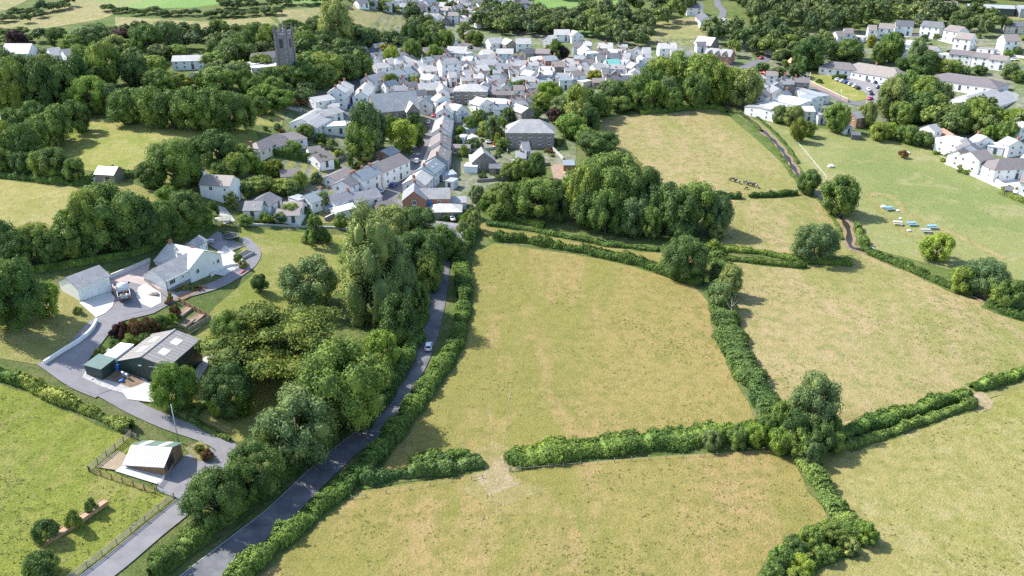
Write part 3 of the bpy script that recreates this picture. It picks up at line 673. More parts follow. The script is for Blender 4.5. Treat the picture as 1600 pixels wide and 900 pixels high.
grove('15 205 265 46 r,45 195 262 52 d,75 180 242 56 r,100 165 226 52 r,125 158 210 40 d,60 160 215 50 r,30 170 225 50 d,8 190 240 40 r', 'in the diagonal belt left of the small top field', 'diagonal tree belt at the left')
grove('10 232 275 40 r,40 238 280 38 d,68 235 283 42 r,90 232 285 50 d,122 248 290 36 r,240 250 297 52 d,275 218 300 80 r,342 205 268 62 d,310 215 255 40 d,300 240 290 40 d,262 290 318 36 l,372 240 285 44 r,392 238 272 34 l,352 250 282 40 r', 'in the hedge line between the two left fields', 'trees between the left fields')
grove('205 140 200 60 r,240 138 203 56 r,270 142 205 60 d,300 138 208 60 r,330 140 210 62 r,362 143 212 66 d,385 150 208 40 r,145 122 183 64 l,172 132 180 40 g', 'above the small left field', 'tree row above the small left field')
grove('10 78 172 70 d,48 90 175 70 d,88 88 170 66 d,122 90 165 60 d,150 95 150 50 c,168 66 140 56 r,30 95 190 60 d,70 100 185 60 d,105 105 178 56 d', 'in the tall dark wood at the left edge', 'tall dark wood at the left', )
grove('215 84 138 50 d,250 108 145 46 r,285 116 142 42 y,240 88 122 50 r,268 115 145 40 r,345 105 145 60 r,370 98 128 40 g,385 108 145 30 d,330 100 118 26 g,340 80 108 50 r,365 62 100 56 d,275 70 92 42 r,232 40 90 52 r,262 34 80 50 g,205 62 90 46 r,185 55 90 40 g,320 110 140 30 d', 'in the parkland west of the church tower', 'parkland trees west of the church')
grove('30 48 82 36 p,55 72 96 60 g,115 55 85 44 r,190 46 76 50 p,150 38 78 60 g,88 45 75 30 d,135 70 110 40 r', 'round the far left houses', 'trees round the far left houses')
grove('405 36 80 46 d,425 40 90 44 r,380 50 90 44 d,455 30 48 30 d,477 50 95 46 r,420 70 92 30 d,527 4 80 56 g,500 72 108 44 d,540 60 92 50 d,570 45 76 40 d,490 30 50 30 d,480 82 120 60 r,512 82 130 62 r,545 86 128 50 d,448 102 135 44 d,470 98 140 50 r,505 100 142 52 d,425 105 140 40 d,395 118 150 34 r,415 132 165 46 l,438 140 175 56 l,408 152 180 30 d,470 150 165 40 o,565 84 122 42 d,430 120 150 36 r', 'round the church tower', 'trees round the church')
grove('600 70 95 24 y,612 72 105 30 l,645 62 100 34 r,655 78 100 24 d,682 70 98 28 l,690 78 98 24 d,675 50 78 30 d,697 48 80 28 r,660 40 72 30 d,640 38 70 30 d,742 48 72 30 d,725 35 62 26 g,610 115 142 30 d,648 118 135 18 r,633 120 140 12 p,640 135 148 14 y', 'on the north side of the village', 'trees on the north side of the village')
grove('572 160 245 58 g,568 190 252 56 r,590 175 235 40 g,630 188 240 50 l,612 180 215 30 d,658 190 215 18 r,655 205 232 20 d,645 175 200 26 d', 'in front of the stone chapel', 'trees in front of the chapel')
grove('478 194 220 30 r,500 205 225 20 d,468 208 226 22 o,455 220 245 36 l,440 214 228 18 g,520 215 235 20 g,505 240 262 24 d,530 232 248 18 l,570 235 255 30 g,560 250 265 20 d', 'among the gardens below the white hall', 'garden shrubs below the white hall')
grove('405 248 275 34 l,380 225 262 42 r,432 250 280 30 y,400 275 305 60 d,440 280 306 50 r,470 268 300 26 r,495 268 290 20 g,415 280 302 36 r,455 285 310 34 d,385 285 312 28 d,310 262 290 30 r,548 238 262 12 r,350 282 312 24 g,335 312 340 20 r,455 318 345 34 r,505 300 328 26 g,570 322 345 30 g,600 318 340 24 d,415 330 352 24 r,437 332 352 26 g,385 335 356 26 r,364 300 330 22 c,475 318 340 20 d', 'among the cottage gardens above the bungalow', 'garden trees above the bungalow')
# --- gardens behind the terrace
grove('735 182 208 28 r,750 172 195 24 d,720 195 212 18 l,760 190 215 30 r,772 182 225 30 g,778 205 232 16 y,785 215 235 24 r,740 215 235 26 g,725 225 245 20 r,715 210 228 16 d,750 235 252 18 r,795 168 190 26 d,785 180 200 18 l,818 165 185 22 r,800 128 142 20 l,815 125 150 26 d,765 148 158 10 r,845 160 175 20 l,770 105 120 26 l,868 62 92 24 d,880 72 92 22 p,858 70 82 16 y', 'in the long gardens behind the terrace', 'garden trees behind the terrace')
grove('858 128 165 44 l,880 150 190 46 g,900 135 200 44 r,925 140 190 46 r,845 145 175 34 r,832 165 190 30 d,905 158 205 50 g,868 170 195 30 p,895 178 220 60 l,920 165 210 30 d,935 205 245 72 d,915 200 230 36 r,950 125 155 40 g,930 110 130 30 y', 'at the east end of the village gardens', 'trees at the east end of the gardens')
grove('1030 92 150 60 r,1065 82 150 62 r,1095 88 160 62 r,1120 100 165 56 r,1015 105 165 44 r,990 120 170 44 r,965 128 172 42 d,1040 120 170 46 g,1085 115 172 50 d,1160 108 172 62 g,1140 105 165 44 r,1020 128 175 40 l,1000 140 176 36 d,1050 138 175 36 r,970 150 178 40 r,940 150 185 36 d,1110 130 165 40 d', 'in the copse at the head of the upper pasture', 'copse at the head of the upper pasture')
grove('955 242 345 118 r,905 262 352 60 r,1000 262 348 70 d,840 280 352 84 r,800 285 345 50 d,870 285 350 50 d,945 298 372 58 r,990 310 375 56 g,1015 325 380 36 r,970 320 372 40 d,1040 288 365 60 d,1085 288 372 80 r,1118 305 372 50 g,1060 300 378 60 d,915 300 362 50 d,1015 285 345 60 r,838 240 285 34 d,812 248 285 40 d,795 255 282 30 d,1120 350 378 30 g,1060 350 385 40 d,775 320 345 30 r', 'in the big copse above the marked pasture'.replace('marked', 'central'), 'big copse above the central pasture')
T(1067, 370, 442, 78, 'd', 'lone dense round oak standing in the hedge of the central pasture')
grove('745 290 320 30 g,765 300 325 36 r,740 320 345 24 d,728 330 352 18 l,780 285 310 30 g,722 342 372 22 g,732 355 385 24 r,742 330 365 26 g,755 310 330 20 l,790 300 325 26 r', 'by the garden ends behind the brick house', 'bushes behind the brick house')
grove('1195 648 702 40 r,1235 640 712 52 d,1240 665 722 50 r,1275 660 722 54 d,1180 662 705 36 l,1300 672 712 40 r,1262 690 735 34 g,1150 668 705 34 r,1110 672 708 34 g,1215 665 716 44 l', 'in the bushy junction of hedges', 'bushes where the hedges meet')
grove('1352 818 858 36 l,1330 815 850 40 r,1300 818 862 44 d,1265 822 866 42 r,1238 838 885 46 d,1218 855 905 46 r,1250 868 915 44 l,1205 880 930 44 d,1285 850 885 36 r,1325 840 872 34 g,1240 890 935 40 r', 'in the bushy hedge at the bottom right', 'bushes in the bottom right hedge')
# --- stream side and park
T(1270, 350, 417, 76, 'g', 'open grey green tree in the hedge beside the stream pasture')
T(1262, 266, 307, 36, 'd', 'small dark round tree on the stream bank, left of a pair')
T(1308, 276, 342, 60, 'd', 'larger dark round tree on the stream bank, right of a pair')
T(1461, 366, 414, 52, 'l', 'light green round tree alone at the edge of the green park')
T(1535, 404, 470, 78, 'g', 'grey green spreading tree by the stream at the right')
T(1498, 415, 462, 42, 'r', 'mid green bushy tree left of the spreading stream tree')
T(1572, 435, 490, 60, 'd', 'dark bushy tree over the stream at the right edge')
T(1264, 586, 690, 84, 'g', 'big grey green hedgerow tree where the four pastures meet')
T(1218, 630, 698, 44, 'r', 'mid green hedgerow tree left of the biggest hedgerow tree')
T(1292, 645, 700, 38, 'd', 'dark hedgerow tree right of the biggest hedgerow tree')
T(1140, 415, 470, 42, 'g', 'grey green bush tree at the head of the curving hedge')
T(1125, 440, 490, 44, 'g', 'silvery bush tree near the bare snag in the curving hedge')
T(1115, 372, 398, 24, 'r', 'small bush at the meeting of hedges right of the lone oak')
grove('1217 165 194 26 g,1245 185 224 26 y,1238 165 200 34 g,1262 190 216 24 d,1305 162 210 42 r,1355 160 200 26 g,1372 190 222 30 r,1345 162 190 14 y,1375 195 215 24 p,1392 192 218 24 l', 'along the top edge of the green park', 'trees along the top of the park')
grove('1410 112 165 46 r,1388 125 190 50 g,1440 120 170 50 r,1466 130 170 40 g,1432 145 195 50 d,1405 160 200 44 r,1460 150 190 40 d,1486 162 200 38 g,1520 155 210 50 r,1550 168 205 40 d,1580 170 208 40 l,1535 180 218 40 g,1500 165 212 36 d,1415 195 226 40 r,1570 190 225 36 r,1545 195 222 26 l,1440 205 232 36 d,1462 140 156 20 y,1598 180 215 30 d,1450 135 175 40 d', 'in the wood between health centre and park', 'wood between health centre and park')
grove('1262 60 112 50 d,1250 68 110 30 d,1325 62 98 46 d,1300 66 95 18 d,1388 52 100 44 r,1372 68 102 30 d,1430 62 112 32 g,1445 80 118 50 d,1410 90 110 30 d,1480 92 118 40 r,1505 102 118 24 g,1530 102 118 26 d,1575 98 125 30 g,1590 110 130 30 d,1232 80 100 16 p,1215 76 95 20 g,1255 62 85 24 l,1225 92 108 14 r,1245 98 122 30 d,1215 105 120 26 d,1190 98 112 24 d,1280 122 130 12 d,1360 55 75 16 y', 'between the surgery and the white houses', 'trees between surgery and white houses')
# --- far woods: many alike trees
wood([(1110, 60), (1190, 60), (1270, 75), (1200, 95), (1150, 95), (1110, 70)], 16, (26, 38), (30, 42), 'rddl', 'on the bank behind the red brick house', 'bank behind the red brick house')
wood([(1150, 20), (1260, 18), (1460, 40), (1450, 52), (1350, 50), (1290, 62), (1180, 55)], 30, (30, 44), (34, 48), 'ddrdg', 'in the dark wood above the white houses', 'dark wood above the white houses')
wood([(1160, 0), (1460, 0), (1460, 22), (1160, 22)], 24, (28, 40), (24, 34), 'ddr', 'on the skyline above the dark wood', 'skyline wood')
wood([(900, 30), (1010, 25), (1070, 15), (1075, 30), (1010, 55), (930, 62), (905, 60)], 16, (30, 44), (30, 42), 'rddlg', 'in the belt north of the village', 'belt north of the village')
wood([(760, 25), (860, 35), (905, 30), (905, 42), (850, 55), (790, 48), (745, 40)], 16, (28, 40), (26, 36), 'rdg', 'in the belt north of the village street', 'belt north of the village street')
wood([(740, 42), (870, 44), (900, 60), (760, 56)], 16, (26, 38), (24, 32), 'rdg', 'x', 'x')
wood([(925, 60), (1010, 64), (1010, 78), (940, 74)], 9, (28, 38), (26, 34), 'rgd', 'x', 'x')
wood([(560, 8), (650, 22), (650, 28), (560, 14)], 9, (18, 26), (10, 16), 'dr', 'x', 'x')
wood([(645, 34), (705, 75), (690, 80), (650, 68), (640, 52)], 10, (28, 40), (26, 34), 'ddr', 'in the wood under the hilltop field', 'wood under the hilltop field')
wood([(560, 66), (640, 68), (660, 76), (560, 78)], 10, (26, 34), (18, 24), 'drd', 'behind the village car park', 'wood behind the village car park')
wood([(200, 62), (400, 60), (420, 100), (400, 128), (345, 132), (332, 84), (262, 82), (258, 120), (200, 125), (160, 90)], 26, (30, 42), (26, 36), 'drrlg', 'x', 'x')
wood([(400, 132), (430, 132), (500, 152), (470, 168), (400, 162)], 9, (28, 40), (20, 28), 'dr', 'x', 'x')
wood([(470, 75), (560, 80), (560, 120), (520, 125), (470, 110)], 14, (34, 48), (34, 44), 'dr', 'x', 'x')
wood([(0, 132), (130, 138), (150, 160), (60, 175), (0, 178)], 10, (40, 54), (40, 52), 'dr', 'x', 'x')
wood([(1395, 185), (1600, 188), (1600, 215), (1440, 215)], 10, (36, 50), (34, 44), 'rgdl', 'x', 'x')
wood([(1190, 85), (1300, 70), (1310, 100), (1220, 112)], 10, (28, 36), (26, 32), 'dr', 'x', 'x')
wood([(0, 58), (230, 54), (400, 58), (400, 66), (200, 68), (0, 76)], 22, (26, 38), (16, 24), 'ddrg', 'in the belt at the foot of the left hill fields', 'belt under the left hill fields')
wood([(165, 20), (350, 27), (440, 22), (440, 26), (330, 31), (165, 24)], 17, (18, 28), (10, 15), 'dd', 'in the hedgerow across the left hill', 'hedgerow across the left hill')
wood([(0, 34), (60, 22), (110, 8), (115, 12), (60, 36), (0, 44)], 11, (20, 30), (14, 22), 'dd', 'in the hedgerow down the far left hill', 'hedgerow down the far left hill')
wood([(340, 8), (480, 2), (600, 2), (600, 8), (480, 16), (340, 20)], 16, (20, 30), (14, 22), 'dd', 'in the hilltop hedgerow', 'hilltop hedgerow')
wood([(440, 50), (480, 44), (560, 50), (560, 56), (480, 56)], 8, (22, 30), (14, 22), 'dr', 'in the hedge left of the tall feathery tree', 'hedge by the tall feathery tree')
wood([(620, -4), (860, -6), (1100, -8), (1160, 0), (1080, 6), (860, 4), (800, 8)], 22, (22, 34), (18, 26), 'rd', 'on the far edge above the village', 'far edge above the village')
wood([(1470, 26), (1560, 40), (1560, 62), (1500, 60), (1470, 45)], 12, (24, 36), (22, 32), 'dd', 'in the clump behind the far white houses', 'clump behind the far white houses')
wood([(1450, 0), (1650, -2), (1650, 6), (1450, 8)], 9, (24, 34), (14, 20), 'dr', 'behind the long green shed', 'trees behind the long green shed')
wood([(700, 20), (790, 22), (800, 35), (720, 40)], 9, (18, 26), (14, 22), 'rdg', 'among the estate houses at the top', 'trees among the estate houses')

far_trees()

# ------------------------------------------------------------------ hedges
def hedge(px, w, h, k, label, group=None, rag=.55, name='hedge', leaf=.42, stuff=False, cover=1.9, trim=False):
    C = resample([at(*p).xy[:] for p in px], .8); n = len(C)
    T_ = np.gradient(C, axis=0); T_ /= np.linalg.norm(T_, axis=1, keepdims=True) + 1e-9; Nn = np.stack([-T_[:, 1], T_[:, 0]], 1)
    L = np.linalg.norm(np.diff(C, axis=0), axis=1).sum(); sd = len(px) + px[0][0] % 7
    zc = np.column_stack([C, np.zeros(n)])
    wv = w * (1 + (0 if trim else rag) * wob(zc, .22, sd)); hv = h * (1 + (0.03 if trim else rag) * wob(zc, .31, sd + 2) + (0 if trim else .5 * rag) * wob(zc, 1.1, sd + 4))
    e = np.minimum(1, np.minimum(np.arange(n), n - 1 - np.arange(n)) * .8 / max(w * .5, .3)); e = np.sqrt(np.clip(e, .15, 1)); wv *= e; hv *= .6 + .4 * e
    per = w + 2 * h; area = L * per; m_ = int(area * cover / (leaf * leaf * .31)); m_ = min(m_, 60000)
    i = RNG.uniform(0, n - 1.001, m_); i0 = i.astype(int); fr = (i - i0)[:, None]
    c = C[i0] * (1 - fr) + C[i0 + 1] * fr; nn = Nn[i0]; ww = wv[i0] / 2; hh = hv[i0]
    a = RNG.uniform(0, math.pi, m_); p = .62
    cx = np.sign(np.cos(a)) * np.abs(np.cos(a)) ** p; cz = np.sin(a) ** p
    P = np.column_stack([c + nn * (cx * ww)[:, None], np.zeros(m_)])
    lump = 1 + (.03 if trim else .16) * wob(np.column_stack([P[:, :2], cz * hh]), 1.5, sd) + RNG.uniform(-.12, .05, m_)
    P = np.column_stack([c + nn * (cx * ww * lump)[:, None], H(c[:, 0], c[:, 1]) + cz * hh * lump])
    N3 = np.column_stack([nn * np.cos(a)[:, None], np.sin(a)]) + RNG.normal(size=(m_, 3)) * .5
    K = 7; aa = np.linspace(0, math.pi, K); rx = np.sign(np.cos(aa)) * np.abs(np.cos(aa)) ** p; rz = np.sin(aa) ** p
    V = []
    for j in range(K):
        Q = C + Nn * (rx[j] * wv / 2 * .8)[:, None]; V.append(np.column_stack([Q, H(C[:, 0], C[:, 1]) + (rz[j] * hv * .84 if 0 < j < K - 1 else -.3)]))
    V = np.stack(V, 1).reshape(-1, 3); idx = np.arange(n * K).reshape(n, K)
    f = np.stack([idx[:-1, :-1], idx[:-1, 1:], idx[1:, 1:], idx[1:, :-1]], -1).reshape(-1, 4)
    ribbon('verge', px, w + 1.3, BASE, .03, 1.5, wj=.9)
    me = quads_mesh(name, P, N3 / np.linalg.norm(N3, axis=1, keepdims=True), leaf * RNG.uniform(.6, 1.4, m_), GREEN[k], (V, f))
    o = link(name, me); tag(o, label, 'hedge', group, 'stuff' if stuff else None); return o
hedge([(714, 398), (724, 440), (723, 490), (712, 535), (694, 570), (665, 612), (638, 650), (606, 692), (566, 738), (526, 773), (476, 815), (417, 865), (368, 908), (330, 948)], 4.6, 2.6, 'h', 'long thick green hedge following the right side of the lane')
hedge([(560, 752), (600, 748), (660, 738), (720, 730), (754, 724)], 3.6, 2.3, 'm', 'short hedge from the lane to the left of the gateway')
hedge([(640, 722), (690, 718), (735, 716)], 2.6, 2.0, 'h', 'low back hedge behind the hedge left of the gateway')
hedge([(788, 722), (840, 715), (900, 707), (960, 700), (1040, 692), (1110, 684), (1180, 680), (1240, 680)], 6.2, 2.6, 'h', 'long hedge from the gateway to the big hedgerow tree')
hedge([(770, 372), (830, 380), (900, 392), (960, 404), (1020, 420), (1060, 434), (1098, 446)], 3.6, 2.4, 'k', 'dark hedge along the top of the central pasture')
hedge([(735, 350), (740, 370), (722, 398), (712, 410)], 3.4, 2.6, 'h', 'short green hedge at the top corner beside the lane')
hedge([(1115, 400), (1130, 430), (1128, 465), (1132, 500), (1145, 540), (1165, 580), (1185, 615), (1205, 650), (1230, 685)], 6.6, 2.8, 'm', 'broad curving hedge between the central and right pastures')
hedge([(1100, 388), (1150, 392), (1210, 400), (1260, 408), (1330, 412)], 3.0, 1.6, 'h', 'low double hedge running right from the lone oak')
hedge([(1130, 404), (1200, 412), (1260, 418)], 2.6, 1.4, 'k', 'low dark hedge in front of the double hedge')
hedge([(1300, 690), (1350, 668), (1410, 650), (1465, 632), (1512, 618)], 3.6, 2.2, 'h', 'green hedge right of the big hedgerow tree, ending at a gap')
hedge([(1320, 700), (1390, 678), (1450, 656), (1522, 632)], 2.2, 1.5, 'm', 'low outer hedge in front of the hedge that ends at the gap')
hedge([(1518, 608), (1560, 598), (1605, 582), (1680, 560)], 3.6, 2.0, 'h', 'hedge at the right edge beyond the gap')
hedge([(1256, 700), (1262, 730), (1280, 760), (1300, 790), (1320, 815), (1352, 838), (1348, 848)], 4.0, 2.4, 'm', 'hedge running down from the big hedgerow tree to the lower right')
hedge([(1350, 845), (1300, 838), (1265, 842), (1240, 862), (1215, 888), (1200, 930)], 3.6, 2.3, 'h', 'bushy hedge turning towards the bottom right foreground')
hedge([(1335, 858), (1300, 868), (1262, 890), (1240, 930)], 2.2, 1.6, 'k', 'second bushy hedge along the bottom right foreground')
hedge([(1345, 388), (1380, 405), (1430, 425), (1480, 448), (1520, 462)], 3.0, 1.8, 'k', 'dark scrub hedge along the stream below the park')
hedge([(1338, 355), (1345, 375), (1352, 388)], 2.6, 2.2, 'm', 'short scrub on the right bank of the stream')
hedge([(1540, 475), (1580, 492), (1640, 505)], 4.0, 2.4, 'k', 'scrub over the stream at the right edge')
hedge([(1115, 306), (1130, 308), (1158, 310)], 3.0, 2.0, 'k', 'short dark hedge left of the cattle gap')
hedge([(1170, 308), (1200, 307), (1245, 304)], 2.6, 1.8, 'k', 'short dark hedge right of the cattle gap')
hedge([(760, 350), (800, 356), (850, 364), (900, 374), (960, 384), (1030, 392)], 2.6, 1.2, 'h', 'low scrub hedge at the foot of the big copse')
hedge([(10, 590), (50, 605), (100, 628), (150, 650), (205, 672)], 3.2, 2.0, 'm', 'bushy hedge between the driveway and the left meadow')
hedge([(-40, 575), (0, 588), (40, 602)], 3.4, 2.2, 'h', 'hedge at the left edge beside the meadow')
hedge([(0, 432), (60, 424), (130, 412), (200, 400), (245, 385), (300, 365), (330, 352)], 2.0, 1.7, 'h', 'clipped bright hedge behind the garage and bungalow', trim=True)
hedge([(236, 902), (284, 864), (328, 828), (372, 796), (424, 758), (474, 722), (524, 684)], 4.4, 2.6, 'k', 'dark hedge bank between the driveway and the lane', leaf=.4)
hedge([(565, 672), (600, 625), (630, 575), (648, 535), (660, 490), (668, 440)], 3.6, 2.6, 'h', 'green hedge on the left bank of the lane below the tall trees')
hedge([(428, 242), (460, 248), (488, 252)], 3.0, 3.0, 'k', 'tall clipped dark hedge across the cottage garden', trim=True)
hedge([(490, 246), (510, 254), (530, 262)], 2.6, 2.2, 'l', 'bright yellow green hedge right of the tall clipped hedge')
hedge([(645, 98), (665, 98), (683, 98)], 2.4, 3.0, 'k', 'clipped dark hedge behind the village houses', trim=True)
hedge([(1300, 124), (1312, 124), (1322, 124)], 3.0, 2.6, 'k', 'clipped dark hedge beside the surgery car park', trim=True)
hedge([(1564, 300), (1590, 312), (1640, 330)], 2.6, 1.8, 'm', 'low hedge at the foot of the right hand gardens')
hedge([(1145, 170), (1170, 188), (1190, 206)], 2.0, .9, 'm', 'low scrub along the left bank of the upper stream', leaf=.35)
hedge([(330, 620), (300, 650), (312, 665), (360, 690)], 2.0, .7, 'm', 'low planting along the inner edge of the driveway bend', leaf=.35)
hedge([(240, 270), (200, 275), (160, 272), (120, 288), (0, 275)], 3.4, 2.0, 'h', 'rough hedge between the two left fields')
hedge([(690, 345), (712, 342), (730, 345), (745, 340)], 2.4, 1.8, 'h', 'garden hedge below the brick house')
hedge([(745, 325), (790, 340), (850, 355)], 3.0, 2.0, 'h', 'rough hedge below the village gardens')
hedge([(1000, 178), (1060, 172), (1110, 168), (1135, 176)], 4.0, 1.8, 'h', 'low scrub along the top of the upper pasture')
hedge([(930, 190), (925, 215), (935, 240)], 4.0, 2.4, 'h', 'scrub along the left side of the upper pasture')
# ------------------------------------------------------------------ buildings
def win_mesh(w, h, bars=1):
    f = MB(); t = .09
    f.box(-w / 2, w / 2, -.03, .06, -h / 2, -h / 2 + t).box(-w / 2, w / 2, -.03, .06, h / 2 - t, h / 2)
    f.box(-w / 2, -w / 2 + t, -.03, .06, -h / 2 + t, h / 2 - t).box(w / 2 - t, w / 2, -.03, .06, -h / 2 + t, h / 2 - t)
    for i in range(bars):
        x = -w / 2 + w * (i + 1) / (bars + 1); f.box(x - .035, x + .035, -.03, .05, -h / 2 + t, h / 2 - t)
    f.box(-w / 2 - .08, w / 2 + .08, -.03, .12, -h / 2 - .08, -h / 2 - .002)
    p = MB(); p.box(-w / 2 + t * .9, w / 2 - t * .9, -.03, .02, -h / 2 + t * .9, h / 2 - t * .9)
    return f.mesh('window', UPVC), p.mesh('pane', GLASS)
WINS = {'n': win_mesh(1.05, 1.2), 'w': win_mesh(1.9, 1.15, 2), 's': win_mesh(.7, .8, 0), 't': win_mesh(.9, 2.3, 1), 'v': win_mesh(1.1, 1.0, 0)}
_d = MB().box(-.5, .5, -.03, .07, 0, 2.05).mesh('door', DOORP)
def place_window(parent, kind, loc, rz, scale=1.0, tilt=0.0):
    f = link('window', WINS[kind][0], parent); f.location = loc; f.rotation_euler = (tilt, 0, rz); f.scale = (scale,) * 3
    link('pane', WINS[kind][1], f); return f
CHM = {}
def chimney(parent, x, z, brick=True, h=1.5):
    k = brick
    if k not in CHM:
        m = MB(); m.box(-.35, .35, -.5, .5, -1.2, 1.0).box(-.42, .42, -.57, .57, 1.0, 1.14); nb = len(m.f)
        for y in (-.25, .25): m.tube([(0, y, 1.13), (0, y, 1.55)], [.13, .1], 6)
        me = m.mesh('chimney', BRICK if brick else (WHITE if brick is None else DSTONE)); me.materials.append(POT)
        for i in range(nb, len(m.f)): me.polygons[i].material_index = 1
        CHM[k] = me
    c = link('chimney', CHM[k], parent); c.location = (x, 0, z); return c
ALLH = []
def shell(t, L, w, eave, rise, roof, wall, hip, base=-2.0, over=.35, ox=0.0, oy=0.0, turn=0.0, roofname='roof'):
    """walls and roof as parts of t"""
    hw, hl = w / 2, L / 2; m = MB()
    if hip or rise < .15:
        m.box(-hl, hl, -hw, hw, base, eave)
    else:
        m.add([(-hl, -hw, base), (-hl, hw, base), (-hl, hw, eave), (-hl, 0, eave + rise - .06), (-hl, -hw, eave),
               (hl, -hw, base), (hl, hw, base), (hl, hw, eave), (hl, 0, eave + rise - .06), (hl, -hw, eave)],
              [(0, 4, 3, 2, 1), (5, 6, 7, 8, 9), (0, 5, 9, 4), (2, 7, 6, 1), (0, 1, 6, 5)])
    wl = m.build('wall', wall, t)
    r = MB(); o = over; dz = o * rise / hw; th = .16
    if rise < .15:
        r.box(-hl - .12, hl + .12, -hw - .12, hw + .12, eave, eave + .22)
    elif hip:
        x = max(hl - hw, .1) if L > w else .1
        e = eave - dz; P = [(-hl - o, -hw - o), (hl + o, -hw - o), (hl + o, hw + o), (-hl - o, hw + o)]
        r.add([(a, b, e) for a, b in P] + [(a, b, e + .1) for a, b in P] + [(-x, 0, eave + rise), (x, 0, eave + rise)],
              [(0, 3, 2, 1), (0, 1, 5, 4), (1, 2, 6, 5), (2, 3, 7, 6), (3, 0, 4, 7), (4, 5, 9, 8), (6, 7, 8, 9), (5, 6, 9), (7, 4, 8)])
    else:
        ps = [(-hw - o, eave - dz), (0, eave + rise), (hw + o, eave - dz), (hw + o, eave - dz - th), (0, eave + rise - th), (-hw - o, eave - dz - th)]
        a = -hl - o * .6; b = hl + o * .6
        r.add([(a, y, z + .1) for y, z in ps] + [(b, y, z + .1) for y, z in ps],
              [(0, 1, 7, 6), (1, 2, 8, 7), (2, 3, 9, 8), (3, 4, 10, 9), (4, 5, 11, 10), (5, 0, 6, 11), (0, 5, 4, 1), (1, 4, 3, 2), (6, 7, 10, 11), (7, 8, 9, 10)])
    rf = r.build(roofname, roof, t)
    for q in (wl, rf):
        if ox or oy or turn: q.location = (ox, oy, 0); q.rotation_euler = (0, 0, turn)
    return wl, rf
def windows(t, L, w, eave, rise, floors, hip, rz, ws, gable=True, door=True, every=3.0, kind='n'):
    org = Vector(t.location); hw, hl = w / 2, L / 2
    def facing(nx, ny):
        n = Vector((nx * math.cos(rz) - ny * math.sin(rz), nx * math.sin(rz) + ny * math.cos(rz), 0))
        return n.dot(Vector((0, 0, 0)) - Vector((org.x, org.y, 0))) > 0
    fh = eave / floors
    for sy in (-1, 1):
        if not facing(0, sy): continue
        n = max(1, int(L / (every * ws)))
        for f in range(floors):
            for i in range(n):
                x = -hl + L * (i + .5) / n; z = f * fh + fh * .55
                a = 0 if sy > 0 else math.pi
                if f == 0 and i == n // 2 and door:
                    d = link('door', _d, t); d.location = (x, sy * hw, .02); d.rotation_euler = (0, 0, a); d.scale = (ws,) * 3; continue
                place_window(t, kind, (x, sy * hw, z), a, ws * min(1, fh / 2.4 / ws))
    if gable:
        for sx in (-1, 1):
            if not facing(sx, 0): continue
            n = 2 if w > 7 else 1
            for f in range(floors):
                for i in range(n):
                    place_window(t, kind, (sx * hl, -hw + w * (i + .5) / n, f * fh + fh * .55), -math.pi / 2 * sx, ws * min(1, fh / 2.4 / ws))
def house(x1, y1, x2, y2, w, eave, rise, rk, wk, label, group=None, hip=False, ch='', floors=None, name='house', cat='house', ws=1.0, win=True, door=True, kind='n', every=3.0, sky=0, over=.35, brick=True, gable=True, grow=0.0):
    lift = eave + rise
    p1, p2 = at(x1, y1, lift), at(x2, y2, lift)
    d = (p2 - p1); L = math.hypot(d.x, d.y)
    L = max(L + (w if hip else 0) + grow, 2.0); rz = math.atan2(d.y, d.x); c = (p1 + p2) / 2; z = min(h1(p1.x, p1.y), h1(p2.x, p2.y), h1(c.x, c.y)) if L > 14 else h1(c.x, c.y)
    t = empty(name, (c.x, c.y, z), rz); wl, rf = shell(t, L, w, eave, rise, SL[rk], WL[wk], hip, over=over)
    ALLH.append((c.x, c.y, max(L, w) / 2, math.hypot(L, w) / 2))
    for q in ch:
        x = {'0': -L / 2 + .5, '1': L / 2 - .5, 'm': 0, 'a': -L / 4, 'b': L / 4}[q]
        chimney(rf, x, eave + rise, brick)
    fl = floors or (1 if eave < 3.9 else 2 if eave < 6.8 else 3)
    if win: windows(t, L, w, eave, rise, fl, hip, rz, ws, kind=kind, door=door, every=every, gable=gable)
    for i in range(sky):                                     # rooflights on the slope that faces the camera
        s = -1 if math.cos(rz) > 0 else 1
        if abs(math.sin(rz)) > .8: s = -1 if math.sin(rz) > 0 else 1
        m = MB().box(-.4, .4, -.55, .55, 0, .09).build('rooflight', LIGHTP, t)
        m.location = (-L / 2 + L * (i + 1) / (sky + 1), s * w / 4, eave + rise / 2 + .12); m.rotation_euler = (math.atan2(rise, w / 2) * (-s), 0, 0)
    tag(t, label, cat, group); return t, L, rz
def street(rows, where, group):
    """houses listed by ridge: x1 y1 x2 y2 width eave rise roof wall flags; the label is built from look and place"""
    data = []
    for r in rows.split(','):
        a = r.split(); data.append(([float(v) for v in a[:7]], a[7], a[8], a[9] if len(a) > 9 else ''))
    by = {}
    for q in data: by.setdefault((q[1], q[2]), []).append(q)
    for (rk, wk), lst in by.items():
        lst.sort(key=lambda q: q[0][0] + q[0][2])
        for i, (n, _, _, fl) in enumerate(lst):
            base = f"{WN[wk]} house with {RN[rk]} roof {where}"
            lab = base if len(lst) == 1 else (f"{ORD[i].replace(' from the left', '')} {base}")
            if len(lst) > 1 and i > 0: lab += ', from left'
            house(*n, rk, wk, lab, group, hip='h' in fl, ch=''.join(c for c in fl if c in '01mab'), sky=2 if 'v' in fl else 0, win='x' not in fl, ws=1.25)

